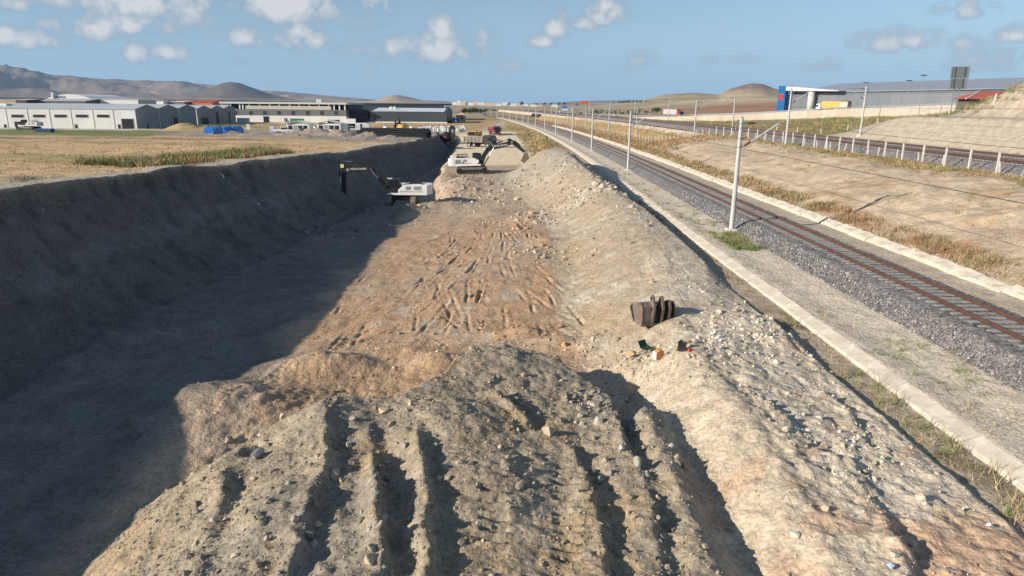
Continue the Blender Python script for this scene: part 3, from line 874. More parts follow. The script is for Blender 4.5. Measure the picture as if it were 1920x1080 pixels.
def railway(label, xc, zr, gauge, y0, single):
    root = bpy.data.objects.new('railway_track', None)
    link(root)
    root.location = (xc, y0, zr)
    tag(root, label, 'railway track', 'railway tracks')

    def child(o):
        o.parent = root
        o.matrix_parent_inverse = Matrix.Translation(root.location).inverted()
    ys = YR[YR >= y0]
    for s in (-1, 1):
        child(sweep('rail', RAILP, xc + s * gauge / 2, zr - .175, ys, M_RAIL))
    sl = box_mesh('sleeper', 2.55, .27, .2, M_SLEEP, .8)
    # a shallow dip between the rail seats
    yy = np.arange(y0, 700, .62)
    cnt = single
    rest = []
    for i, y in enumerate(yy):
        x = xc + float(cxr(y))
        ang = math.atan2(-(float(cxr(y + 1)) - float(cxr(y))), 1)
        if i < cnt:
            o = bpy.data.objects.new('sleeper', sl)
            link(o)
            o.location = (x + rng.normal() * .015, y, zr - .175 - .2 + rng.normal() * .006)
            o.rotation_euler = (0, 0, ang + rng.normal() * .006)
            child(o)
        elif y < 420:
            rest.append((x, y, zr - .375))
    if rest:
        base = np.array([v.co[:] for v in sl.vertices]); f = np.array([p.vertices[:] for p in sl.polygons])
        R_ = np.array(rest)
        V = (base[None] + R_[:, None]).reshape(-1, 3)
        Fm = (f[None] + (np.arange(len(R_)) * 8)[:, None, None]).reshape(-1, 4)
        o = np_mesh('sleepers', V, Fm, M_SLEEP)
        o['kind'] = 'stuff'
        child(o)
    return root


railway('rusty single track on pale concrete sleepers beside the row of masts', 21.0, .92, 1.56, 12.0, 260)
railway('upper rusty track nearer to the white fence posts', 51.0, 4.52, 1.56, 56.0, 0)
railway('upper rusty track below the beige cut slope', 57.5, 4.52, 1.56, 56.0, 0)

# concrete drain walls, cast in bays
M_CONC = mat('drain_concrete', (.60, .54, .445), .9, 0, .2, .7, .5, 14, dirt=.75, dirtcol=(.38, .31, .22))


def drain(label, prof, x0, y0, y1, L, jit, yend):
    root = bpy.data.objects.new('drain_wall', None); link(root)
    root.location = (x0, y0, 0)
    tag(root, label, 'drain wall', 'concrete drain walls along the track')
    meshes = []
    for v in range(4):
        k = len(prof)
        P_ = np.array(prof)
        nseg = 5
        ys = np.linspace(.012, L - .012, nseg)
        V = np.empty((nseg, k, 3))
        r = np.random.default_rng(v + 5)
        V[:, :, 0] = P_[None, :, 0] + r.normal(0, jit * .5, (nseg, k)); V[:, :, 1] = ys[:, None]; V[:, :, 2] = P_[None, :, 1] + r.normal(0, jit * .5, (nseg, k))
        F = []
        for i in range(nseg - 1):
            for j in range(k):
                a, b = j, (j + 1) % k
                F.append((i * k + a, i * k + b, (i + 1) * k + b, (i + 1) * k + a))
        F.append(tuple(range(k))[::-1]); F.append(tuple((nseg - 1) * k + j for j in range(k)))
        me = bpy.data.meshes.new('concrete_bay'); me.from_pydata([tuple(q) for q in V.reshape(-1, 3)], [], F); me.materials.append(M_CONC)
        meshes.append(me)
    y = y0
    i = 0
    while y < y1:
        o = bpy.data.objects.new('concrete_bay', meshes[i % 4]); link(o, root)
        dx = float(cxr(y + L) - cxr(y))
        o.location = (float(cxr(y)) + rng.normal() * jit, y - y0, rng.normal() * jit * .7)
        o.rotation_euler = (rng.normal() * jit * .05, 0, math.atan2(-dx, L) + rng.normal() * jit * .04)
        y += L; i += 1


drain('long pale concrete drain wall between the spoil bank and the ballast', ((-.22, -1.0), (.52, -.9), (.60, .10), (.56, .22), (.02, .04), (-.06, -.03)), 13.45, 10.5, 420, 4.0, .012, 420)
drain('broken pale concrete kerb at the foot of the right cut bank', ((-.1, -.4), (.85, -.3), (.88, .42), (.7, .46), (.10, .22), (-.05, .10)), 26.35, 26, 330, 2.4, .05, 330)

# ------------------------------------------------------------------ stones
def ico():
    p = (1 + 5 ** .5) / 2
    V = np.array([(-1, p, 0), (1, p, 0), (-1, -p, 0), (1, -p, 0), (0, -1, p), (0, 1, p), (0, -1, -p), (0, 1, -p), (p, 0, -1), (p, 0, 1), (-p, 0, -1), (-p, 0, 1)], float)
    V /= np.linalg.norm(V[0])
    F = np.array([(0, 11, 5), (0, 5, 1), (0, 1, 7), (0, 7, 10), (0, 10, 11), (1, 5, 9), (5, 11, 4), (11, 10, 2), (10, 7, 6), (7, 1, 8), (3, 9, 4), (3, 4, 2), (3, 2, 6), (3, 6, 8), (3, 8, 9), (4, 9, 5), (2, 4, 11), (6, 2, 10), (8, 6, 7), (9, 8, 1)])
    return V, F


OCT = (np.array([(1, 0, 0), (-1, 0, 0), (0, 1, 0), (0, -1, 0), (0, 0, 1), (0, 0, -1)], float),
       np.array([(0, 2, 4), (2, 1, 4), (1, 3, 4), (3, 0, 4), (2, 0, 5), (1, 2, 5), (3, 1, 5), (0, 3, 5)]))
ICO = ico()


def rot_mats(n, r=rng):
    q = r.normal(size=(n, 4)); q /= np.linalg.norm(q, axis=1)[:, None]
    w, x, y, z = q.T
    return np.stack([np.stack([1 - 2 * (y * y + z * z), 2 * (x * y - z * w), 2 * (x * z + y * w)], 1),
                     np.stack([2 * (x * y + z * w), 1 - 2 * (x * x + z * z), 2 * (y * z - x * w)], 1),
                     np.stack([2 * (x * z - y * w), 2 * (y * z + x * w), 1 - 2 * (x * x + y * y)], 1)], 1)


def stones(name, x, y, z, s, col, tmpl, label, material=None, embed=.08):
    B, F = tmpl
    n = len(x)
    sc = np.stack([s * rng.uniform(.75, 1.25, n), s * rng.uniform(.6, 1.05, n), s * rng.uniform(.45, .85, n)], 1)
    jit = 1 + rng.uniform(-.28, .28, (n, len(B), 1))
    P_ = B[None] * jit * sc[:, None, :]
    P_ = np.einsum('nij,nkj->nki', rot_mats(n), P_)
    P_ = P_ + np.stack([x, y, z + s * embed], 1)[:, None, :]
    Fm = (F[None] + (np.arange(n) * len(B))[:, None, None]).reshape(-1, 3)
    c = np.repeat(col, len(B), 0)
    return tag(np_mesh(name, P_.reshape(-1, 3), Fm, material or M_STONE, c), label, None, None, 'stuff')


def stone_cols(n, base=((.36, .32, .26), (.30, .28, .25), (.42, .38, .31), (.40, .31, .22))):
    b = np.array(base)[rng.integers(0, len(base), n)]
    return b * rng.uniform(.75, 1.25, (n, 1))


def region_points(n, x0, x1, y0, y1, wfun):
    X = rng.uniform(x0, x1, n); Y = np.exp(rng.uniform(math.log(y0), math.log(y1), n))
    w = wfun(X, Y)
    k = rng.uniform(0, 1, n) < w
    return X[k], Y[k]


def w_rubble(x, y):
    z, M = ground_parts(x.copy(), y.copy(), False)
    cl = ss(fbm(x * .6, y * .6, 401, 4), -.15, .4)
    d = np.full(x.shape, 9.0)
    for pts, h, sl, sr in RIDGES:
        dd, s, t, Lp = seg_field(x, y, pts)
        d = np.minimum(d, np.where(s < 0, dd, 9))
    furrow = ss(d, .8, .2)
    bank = ss(x - M['xl'], -.4, 1) * (1 - M['rt'])
    mid = M['rough'] * ss(y, 72, 80) * ss(y, 120, 112)
    orange = M['rough'] * ss(y, 22, 25) * ss(y, 31, 28.5)
    return np.clip(M['heap'] * (.28 + .72 * cl) + furrow * .8 * ss(y, 24, 22) + bank * (.04 + .16 * cl) + mid * (.2 + .6 * cl) + .3 * orange * cl + .03 * M['rough'], 0, 1)


def soil_stone(x, y, s):
    z, M = ground_parts(x.copy(), y.copy())
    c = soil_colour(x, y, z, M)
    g = c.mean(1, keepdims=True)
    k = rng.uniform(0, 1, (len(x), 1))
    c = c * (1 - .22 * k) + g * (.22 * k)                    # stones are greyer than the fines round them
    c = c * rng.lognormal(.0, .20, (len(x), 1))
    fresh = rng.uniform(0, 1, (len(x), 1)) < .025
    c = np.where(fresh & (c.mean(1, keepdims=True) > .12), c * 1.35, c)
    return z, s, np.clip(c, .03, .6)


def scatter(nm, n, smin, smax, power, tmpl, label, area=(-13, 12.4, 9, 118)):
    x, y = region_points(n, *area, w_rubble)
    u = rng.uniform(0, 1, len(x))
    s = smin * (1 - u * (1 - (smin / smax) ** power)) ** (-1 / power)
    s = s * np.clip(y / 30, .8, 2.2) ** .5
    stones(nm, x, y, *soil_stone(x, y, s), tmpl, label)


scatter('rubble', 60000, .02, .06, 1.7, OCT, 'small grey stones and crumbs littering the spoil heaps', (-13, 12.4, 9.5, 60))
scatter('rubble', 5500, .05, .22, 2.2, ICO, 'fist to head sized broken rocks littering the spoil heaps')
# clods thrown out round the edges of the pit
cx_, cy_, cs_ = [], [], []
for px, py, zg, spread, n, s0 in ((975, 410, -1.2, 2.2, 90, .16), (1060, 385, -.5, 2.6, 110, .17), (1100, 378, 0, 2.0, 60, .16), (1030, 470, -1.4, 1.8, 80, .15), (640, 430, -2.4, 2.4, 70, .17), (715, 395, -2.2, 2.4, 80, .18), (930, 345, -.8, 5, 160, .18), (880, 355, -1, 4, 90, .18),
                                  (1110, 640, -1.2, 1.0, 60, .08), (1165, 680, -.7, .9, 70, .09), (1420, 600, .3, 1.7, 130, .08), (1450, 645, .2, 1.4, 110, .08), (1310, 655, .4, 1.2, 100, .07), (800, 640, -1.5, 2.4, 120, .08), (980, 628, -1.7, 1.6, 90, .08), (1240, 655, .3, 1.3, 160, .06), (1600, 830, .2, .7, 60, .06), (1090, 770, -.2, .7, 70, .09), (1180, 820, -.2, .5, 60, .07),
                                  (230, 640, -2.4, 2.5, 60, .07), (300, 590, -2.4, 2.5, 50, .08), (1180, 400, 1, 3, 120, .10), (1130, 330, 2.4, 3.5, 200, .13), (1075, 300, 3, 4, 150, .14)):
    X, Y = at(px, py, zg)
    cx_.append(rng.normal(X, spread, n)); cy_.append(rng.normal(Y, spread * 1.1, n)); cs_.append(s0 * rng.lognormal(-.2, .45, n))
x, y, s = map(np.concatenate, (cx_, cy_, cs_))
k = (y > 9) & (x < 12.3)
x, y, s = x[k], y[k], s[k]
stones('clods', x, y, *soil_stone(x, y, s), ICO, 'broken clods of clay and rock round the pit edge')
# crushed stone on the track bed
nb = 46000
yb = np.exp(rng.uniform(math.log(14), math.log(75), nb)); xb = rng.uniform(17.6, 24.2, nb)
zb_ = np.interp(xb, (17.2, 17.7, 18.9, 22.7, 24.0), (-.05, .02, .60, .62, .03))
col = np.array(((.17, .165, .165), (.22, .21, .205), (.33, .32, .31), (.12, .115, .115), (.45, .44, .42)))[rng.choice(5, nb, p=(.36, .3, .17, .12, .05))] * rng.uniform(.8, 1.2, (nb, 1))
stones('ballast_stones', xb + cxr(yb), yb, zb_ + .01, rng.uniform(.028, .055, nb) * np.clip(yb / 26, 1, 1.7), col, OCT, 'loose crushed ballast stones along the near track')

# single rocks one can point at
B80 = bmesh.new(); bmesh.ops.create_icosphere(B80, subdivisions=2, radius=1)
BV = np.array([v.co[:] for v in B80.verts]); B80.verts.index_update(); BF = [tuple(v.index for v in f.verts) for f in B80.faces]; B80.free()


def boulder(px, py, zg, size, label, col=(.38, .34, .27), shape=(1, .8, .7), group=None):
    X, Y = at(px, py, zg)
    zt = gz(X, Y)
    for _ in range(5):                      # settle on the real ground along that line of sight
        X, Y = at(px, py, zt + size * .3); zt = gz(X, Y)
    n = 1 + .22 * fbm(BV[:, 0] * 1.7 + px, BV[:, 1] * 1.7 + BV[:, 2] * 1.3, 7, 3)
    V = BV * n[:, None]
    for q in range(14):                      # knock flat faces off it
        d = rng.normal(size=3); d /= np.linalg.norm(d)
        h = V @ d
        cut = rng.uniform(.45, .72)
        m = h > cut
        V[m] -= np.outer(h[m] - cut, d)
    V = V * np.array(shape) * size
    a = rng.uniform(0, 6.28)
    c_, s_ = math.cos(a) if shape[2] <= 1 else 1, math.sin(a) if shape[2] <= 1 else 0
    V = np.stack([V[:, 0] * c_ - V[:, 1] * s_, V[:, 0] * s_ + V[:, 1] * c_, V[:, 2]], 1)
    o = np_mesh('boulder', V, np.array(BF), M_STONE, np.tile(np.array(col), (len(V), 1)))
    o.location = (X, Y, zt + size * shape[2] * .30)
    tag(o, label, 'rock', group or 'rocks lying on the spoil heaps')
    return o


GB = (.34, .31, .26); PB = (.42, .38, .31); TB = (.42, .34, .24); DB = (.26, .25, .23)
for a in ((1027, 809, 0, .25, 'big tan boulder at the upper end of the dark cleft', TB, (1, .9, 1.0)),
          (1121, 790, 0, .21, 'round pale boulder just right of the cluster beside the cleft', PB, (1, 1, .85)),
          (1110, 757, -.2, .22, 'flat pale slab topping the stone cluster beside the cleft', PB, (1.1, .7, .6)),
          (1089, 778, 0, .17, 'rounded grey stone in the cluster beside the cleft', GB, (1, .8, .8)),
          (1128, 897, 0, .25, 'long grey slab lying on the pale bank right of the dark cleft', DB, (1.3, .6, .6)),
          (1146, 886, 0, .14, 'small dark stone touching the long grey slab', DB, (1, .9, .8)),
          (1135, 861, 0, .15, 'round tan stone above the long grey slab', TB, (1, .9, .8)),
          (1166, 838, 0, .2, 'white flat stone beside the right hand furrow', (.50, .465, .40), (1.2, .6, .6)),
          (1196, 870, 0, .2, 'grey stone standing at the lip of the right hand furrow', GB, (.8, .7, 1.0)),
          (1214, 891, 0, .14, 'dark pyramid shaped stone right of the second furrow', DB, (1, .9, .9)),
          (720, 768, .3, .24, 'broad tan stone near the crest of the front heap', TB, (1.2, .8, .6)),
          (662, 785, .3, .16, 'grey stone left of the broad tan stone on the crest', GB, (1, .8, .8)),
          (732, 794, .3, .16, 'orange stone below the broad tan stone on the crest', (.46, .32, .2), (1, .8, .8)),
          (654, 836, .1, .2, 'upright pale stone at the head of the left furrow', PB, (.6, .6, 1.15)),
          (758, 835, .1, .18, 'smooth grey stone between the two middle furrows', GB, (1, .9, .8)),
          (952, 856, 0, .13, 'single tan stone in the middle of the front heap', TB, (1, .9, .8)),
          (823, 900, 0, .14, 'tan stone perched on the lip of the middle furrow', TB, (.8, .8, 1)),
          (720, 968, 0, .16, 'brown angular stone at the near end of the second ridge', TB, (1, .9, .8)),
          (695, 1048, 0, .17, 'tan stone in the second furrow at the lower picture edge', TB, (1.1, .9, .8)),
          (1137, 984, 0, .15, 'tan stone lying in the cleft near the lower picture edge', TB, (1, .8, .7)),
          (528, 777, 0, .3, 'tall pointed pale slab leaning on the left shoulder of the heap', (.44, .38, .28), (.5, .35, 1.25)),
          (429, 824, -.8, .26, 'squared grey block on the left slope of the heap', GB, (1, .8, .8)),
          (482, 852, -.5, .24, 'dark faced angular rock on the left slope of the heap', DB, (1.1, .8, .8)),
          (412, 907, -.6, .18, 'flat tan stone low on the left slope of the heap', TB, (1.2, .8, .55)),
          (253, 814, -2.3, .26, 'dark boulder alone on the shaded pit floor', (.16, .15, .14), (1.2, .8, .8)),
          (935, 628, -1.7, .38, 'flat yellow slab at the back edge of the orange floor', (.50, .36, .19), (1.2, .8, .4)),
          (1058, 637, -1.6, .3, 'yellow stone right of the flat slab on the orange floor', (.48, .33, .17), (1, .8, .6)),
          (943, 662, -.3, .26, 'pointed tan stone behind the middle grey heap', TB, (.7, .6, 1.1)),
          (1180, 694, -.5, .34, 'orange boulder at the bottom of the cleft below the bank', (.45, .31, .18), (1, .9, .8)),
          (1269, 857, .2, .17, 'brown stone under the white stone on the chalky bank', TB, (.9, .8, .9)),
          (1258, 834, .2, .17, 'white chalk lump on the pale bank', (.50, .465, .40), (1.2, .8, .6)),
          (1622, 883, .15, .14, 'tan stone pair member beside the right ridge end', TB, (1, .9, .8)),
          (1680, 1039, .1, .13, 'white stone at the near end of the right ridge', (.50, .46, .39), (1, .9, .8)),
          (1373, 992, .2, .12, 'grey stone on the lower part of the pale bank', GB, (1, .8, .7)),
          (1494, 590, .3, .2, 'brown rock resting on top of the drain wall', TB, (1, .8, .7)),
          (1524, 615, .25, .18, 'dark clod resting against the near side of the drain wall', DB, (1, .8, .8))):
    boulder(a[0], a[1], a[2], a[3], a[4], a[5], a[6])
for px, py, zg, sz in ((475, 897, -.3, .13), (401, 974, -.4, .14), (366, 959, -.5, .11), (598, 981, 0, .14), (588, 1021, 0, .15), (556, 975, 0, .14), (510, 882, -.2, .12), (595, 854, .1, .12), (704, 919, 0, .12), (955, 951, 0, .09), (728, 865, .1, .11), (1091, 794, -.1, .14), (500, 1010, 0, .1), (440, 1040, -.2, .12), (540, 905, 0, .12), (640, 900, 0, .11)):
    boulder(px, py, zg, sz, 'loose fist sized stone among the rubble of the front heap', (GB, TB, PB)[int(px) % 3], (1, .85, .75), 'loose stones on the front heap')

# ------------------------------------------------------------------ weeds and grass
def tufts(name, x, y, z, h, col, nb, label, spread=.12, wid=.012, lean=.45):
    n = len(x)
    N_ = n * nb
    bx = np.repeat(x, nb) + rng.normal(0, 1, N_) * np.repeat(spread * np.ones(n), nb)
    by = np.repeat(y, nb) + rng.normal(0, 1, N_) * np.repeat(spread * np.ones(n), nb)
    bz = np.repeat(z, nb) - .03
    hh = np.repeat(h, nb) * rng.uniform(.45, 1.1, N_)
    a = rng.uniform(0, 2 * np.pi, N_)
    ww = wid * np.clip(np.repeat(y, nb) / 22, 1, 5) * rng.uniform(.7, 1.3, N_)
    l = rng.normal(0, lean, (N_, 2)) * hh[:, None]
    V = np.empty((N_, 3, 3))
    V[:, 0] = np.stack([bx - np.cos(a) * ww, by - np.sin(a) * ww, bz], 1)
    V[:, 1] = np.stack([bx + np.cos(a) * ww, by + np.sin(a) * ww, bz], 1)
    V[:, 2] = np.stack([bx + l[:, 0], by + l[:, 1], bz + hh], 1)
    c = np.repeat(np.repeat(col, nb, 0) * rng.uniform(.75, 1.25, (N_, 1)), 3, 0)
    return tag(np_mesh(name, V.reshape(-1, 3), np.arange(N_ * 3).reshape(-1, 3), M_GRASS, c), label, None, None, 'stuff')


WD, WO, WG, WB = np.array((.40, .31, .18)), np.array((.22, .21, .09)), np.array((.13, .19, .055)), np.array((.31, .19, .10))


def mixc(x, y, seed, cols, sc=.25):
    n = fbm(x * sc, y * sc, seed, 4) + rng.normal(0, .16, len(x))
    q = np.clip(((n + .55) / 1.1) * len(cols), 0, len(cols) - .01).astype(int)
    return np.array(cols)[q]


def patch(name, n, xr0, xr1, y0, y1, h0, h1, cols, nb, label, seed, thr=-.6, spread=.12, wid=.012, zoff=0, absx=False, dens=None):
    y = np.exp(rng.uniform(math.log(y0), math.log(y1), n)); xr = rng.uniform(xr0, xr1, n)
    x = xr if absx else xr + cxr(y)
    k = fbm(x * .3, y * .3, seed, 4) + rng.normal(0, .12, n) > thr
    if dens is not None:
        k &= rng.uniform(0, 1, n) < dens(xr, y)
    x, y = x[k], y[k]
    tufts(name, x, y, ground_z(x, y) + zoff, rng.uniform(h0, h1, len(x)), mixc(x, y, seed + 1, cols), nb, label, spread, wid)


patch('weeds', 150, 12.2, 13.3, 11.5, 24, .15, .7, (WD, WD, WO, WG, WD, WB), 8, 'tall dry and green weeds growing in the drain ditch', 501, -.3, .1)
patch('weeds', 130, 12.3, 13.2, 24, 95, .12, .4, (WD, WO, WB), 10, 'dry weeds in the far part of the drain ditch', 505, 0, .1)
patch('weeds', 750, 14.2, 18.1, 13, 110, .08, .34, (WD, WD, WO, WG), 11, 'sparse weeds along the edge of the ballast', 511, .12, .12)
patch('weeds', 120, 15.2, 17.4, 46, 52.5, .2, .5, (WG, WG, WO), 14, 'green weeds near the foot of the nearest mast', 515, -.5, .2)
patch('dry_brush', 1700, 27.5, 29.8, 32, 200, .2, .6, (WB, WB, WD, WO, WB), 14, 'dry brown brush along the foot of the cut bank', 521, -.15, .35)
patch('dry_brush', 1500, 42.0, 46.6, 52, 150, .15, .45, (WB, WD, WO, WB, WG), 12, 'dry brush on top of the cut bank below the fence', 531, -.1, .4)
patch('dry_brush', 700, 30, 42, 32, 140, .2, .5, (WB, WD, WO, WO), 11, 'scattered brush on the face of the cut bank', 541, .28, .2)
patch('dry_grass', 7000, 28, 47.5, 135, 420, .3, .7, (WB, WB * 1.15, WD, WO), 8, 'reddish dry grass on the railway embankment', 551, -.2, .35)
patch('brush', 5200, 63.5, 100, 88, 300, .4, .95, (WB, WO, WO, WD, WG), 22, 'olive and brown brush along the crest of the beige slope', 561, -.25, .45, .009, 0, False,
      lambda xr, y: np.where(y < 152, ss(xr - I(y, (0, 80), (118, 74), (135, 70), (152, 64)), 0, 1.5), 1.0) * (xr + cxr(y) < wall_x(y) - 1))
patch('field_grass', 5000, -95, -27, 40, 175, .08, .22, (WD * 1.15, WD * 1.1, WD, WB * 1.25), 6, 'dry stubble of the straw coloured field', 571, .05, .4, .02, 0, True)
patch('weeds', 1500, -41, -28.2, 58, 90, .4, 1.0, (WO, WO, WG, WD, WB), 14, 'olive weeds along the upper edge of the pit', 581, -.25, .35, .015, 0, True,
      lambda x, y: ss(np.abs(x - I(y, (53, -31), (75, -28.5), (97, -26)) + 3.2), 4.2, 2.5))
patch('dry_grass', 3500, 4, 12, 128, 330, .2, .55, (WD, WD, WO, WB), 8, 'yellow grass on the verge beside the haul road', 591, -.1, .4, .02)

# ------------------------------------------------------------------ builder for things made of parts
class MB:
    def __init__(s):
        s.v, s.f = [], []

    def add(s, V, F, M=None):
        o = len(s.v)
        for p in V:
            p = Vector(p)
            s.v.append(tuple(M @ p if M is not None else p))
        s.f += [tuple(i + o for i in f) for f in F]
        return s

    def box(s, x0, x1, y0, y1, z0, z1, M=None, tx=1, ty=1):
        cx_, cy_ = (x0 + x1) / 2, (y0 + y1) / 2
        hx, hy = (x1 - x0) / 2, (y1 - y0) / 2
        V = [(cx_ + a * hx, cy_ + b * hy, z0) for a, b in ((-1, -1), (1, -1), (1, 1), (-1, 1))] + [(cx_ + a * hx * tx, cy_ + b * hy * ty, z1) for a, b in ((-1, -1), (1, -1), (1, 1), (-1, 1))]
        return s.add(V, [(0, 3, 2, 1), (4, 5, 6, 7), (0, 1, 5, 4), (1, 2, 6, 5), (2, 3, 7, 6), (3, 0, 4, 7)], M)

    def cyl(s, p0, p1, r0, r1=None, n=10, cap=True):
        r1 = r0 if r1 is None else r1
        p0, p1 = Vector(p0), Vector(p1)
        d = (p1 - p0).normalized()
        a = d.orthogonal().normalized(); b = d.cross(a)
        V = []
        for p, r in ((p0, r0), (p1, r1)):
            for i in range(n):
                t = 2 * math.pi * i / n
                V.append(p + a * (r * math.cos(t)) + b * (r * math.sin(t)))
        F = [(i, (i + 1) % n, n + (i + 1) % n, n + i) for i in range(n)]
        if cap:
            F += [tuple(range(n))[::-1], tuple(range(n, 2 * n))]
        return s.add(V, F)

    def prism(s, prof, y0, y1, M=None, axis='y'):
        n = len(prof)
        ar = sum(prof[i][0] * prof[(i + 1) % n][1] - prof[(i + 1) % n][0] * prof[i][1] for i in range(n))
        if ar < 0:
            prof = prof[::-1]
        mk = (lambda a, b, t: (a, t, b)) if axis == 'y' else (lambda a, b, t: (t, a, b)) if axis == 'x' else (lambda a, b, t: (a, b, t))
        V = [mk(a, b, y0) for a, b in prof] + [mk(a, b, y1) for a, b in prof]
        F = [(i, (i + 1) % n, n + (i + 1) % n, n + i) for i in range(n)] + [tuple(range(n))[::-1], tuple(range(n, 2 * n))]
        return s.add(V, F, M)

    def build(s, name, m, parent=None, bevel=0.0, smooth=False):
        me = bpy.data.meshes.new(name)
        me.from_pydata(s.v, [], s.f)
        bm = bmesh.new(); bm.from_mesh(me)
        bmesh.ops.recalc_face_normals(bm, faces=bm.faces)
        if bevel > 0:
            bmesh.ops.bevel(bm, geom=list(bm.edges), offset=bevel, segments=1, affect='EDGES', clamp_overlap=True)
        bm.to_mesh(me); bm.free()
        if smooth:
            me.polygons.foreach_set('use_smooth', [True] * len(me.polygons))
        me.materials.append(m)
        o = bpy.data.objects.new(name, me)
        return link(o, parent)


def empty(name, loc, rz=0.0, label=None, cat=None, group=None, tilt=0.0, roll=0.0):
    o = bpy.data.objects.new(name, None); link(o)
    o.location = loc; o.rotation_euler = (roll, tilt, rz)
    tag(o, label, cat, group)
    return o


def text(name, s, size, m, parent, loc, rot, ext=.01, sx=1.0):
    cu = bpy.data.curves.new(name, 'FONT'); cu.body = s; cu.size = size; cu.extrude = ext; cu.align_x = 'CENTER'; cu.align_y = 'CENTER'; cu.resolution_u = 2
    o = bpy.data.objects.new(name, cu); COL.objects.link(o)
    me = bpy.data.meshes.new_from_object(o.evaluated_get(bpy.context.evaluated_depsgraph_get()))
    bpy.data.objects.remove(o); bpy.data.curves.remove(cu)
    me.materials.clear(); me.materials.append(m); me.name = name
    t = bpy.data.objects.new(name, me); link(t, parent)
    t.location = loc; t.rotation_euler = rot; t.scale = (sx, 1, 1)
    return t


def copy_tree(o, parent=None):
    c = o.copy(); COL.objects.link(c)
    if parent is not None:
        c.parent = parent
    for ch in list(o.children):
        copy_tree(ch, c)
    return c


M_WHITE = mat('white_paint', (.78, .77, .73), .42, 0, .08, 1.2, spec=.4, dirt=.22, dirtcol=(.48, .42, .33))
M_DARK = mat('charcoal_paint', (.018, .019, .021), .5, 0, .2, 1.5, spec=.3, dirt=.12, dirtcol=(.10, .088, .072))
M_BLACK = mat('black_rubber', (.018, .018, .018), .8, 0, .2, 2, dirt=.35, dirtcol=(.17, .145, .11))
M_STEEL = mat('bright_steel', (.62, .62, .62), .25, .9, .1, 2)
M_TRACK = mat('dusty_track_steel', (.20, .175, .14), .8, .1, .3, 2, .3, 20, dirt=.6, dirtcol=(.36, .30, .22))
M_GLASS = mat('dark_glass', (.02, .026, .03), .08, 0, .1, 1, spec=.7)
M_RED = mat('red_paint', (.42, .028, .03), .45, 0, .15, 1.5, spec=.4, dirt=.2)
M_MAROON = mat('maroon_paint', (.22, .02, .045), .45, 0, .15, 1.5, spec=.4, dirt=.25)
M_YELLOW = mat('yellow_paint', (.62, .36, .06), .5, 0, .12, 1.5, spec=.35, dirt=.25)
M_ORANGE = mat('orange_paint', (.72, .36, .09), .55, 0, .12, 1, dirt=.2)
M_BLUE = mat('blue_paint', (.03, .13, .36), .5, 0, .15, 1.5)
M_TARP = mat('blue_tarpaulin', (.015, .16, .55), .5, 0, .3, .8, .5, 4)
M_GREY = mat('grey_metal', (.30, .31, .32), .5, .2, .15, 1.5)
M_RUST = mat('rusty_steel', (.155, .118, .098), .7, .15, .35, 1.6, .4, 14, dirt=.4, dirtcol=(.30, .25, .20))
M_GREEN = mat('green_paint', (.05, .22, .09), .55, 0, .2, 1)
M_LAMP = mat('lamp_lens', (.8, .78, .7), .2)
M_POLE = mat('spun_concrete', (.44, .435, .415), .8, 0, .10, .6, .15, 20)
M_ZINC = mat('galvanised_steel', (.33, .35, .36), .5, .5, .15, 3)
M_WIRE = mat('dark_wire', (.05, .048, .045), .6, .3, .1, 3)
M_INSUL = mat('brown_insulator', (.10, .055, .045), .3, 0, .1, 3, spec=.5)
M_POST = mat('white_concrete', (.56, .54, .50), .85, 0, .10, 2, .2)
M_CAB = mat('cabin_white', (.70, .71, .70), .6, 0, .08, .8, dirt=.15)
M_BAG = mat('white_sacking', (.66, .655, .63), .85, 0, .12, 1.5, .3, 8)
M_PIPE = mat('black_plastic_pipe', (.018, .021, .022), .5, 0, .25, 1.0, spec=.4)


# ------------------------------------------------------------------ excavators
def limb(mb, pts, w0, w1, th):
    """box-section arm through a polyline in the x-z plane, depth w varies from w0 to w1"""
    n = len(pts)
    up, lo = [], []
    for i, (x, z) in enumerate(pts):
        a = Vector(pts[max(i - 1, 0)]); b = Vector(pts[min(i + 1, n - 1)])
        d = (b - a).normalized(); nrm = Vector((-d.y, d.x))
        t = i / (n - 1)
        w = (w0 + (w1 - w0) * t) * (1 + .35 * math.sin(math.pi * t)) / 2
        up.append((x + nrm.x * w, z + nrm.y * w)); lo.append((x - nrm.x * w, z - nrm.y * w))
    for i in range(n - 1):
        mb.prism([lo[i], lo[i + 1], up[i + 1], up[i]], -th / 2, th / 2)
    return mb


def cylinder_pair(parent, p0, p1, ys, r, ext=.5):
    p0, p1 = Vector((p0[0], 0, p0[1])), Vector((p1[0], 0, p1[1]))
    for y in ys:
        o = Vector((0, y, 0))
        mid = p0.lerp(p1, ext)
        mb = MB().cyl(p0 + o, mid + o, r, r, 10)
        c = mb.build('hydraulic_cylinder', M_DARK, parent)
        MB().cyl(mid + o, p1 + o, r * .55, r * .55, 8).build('rod', M_STEEL, c)


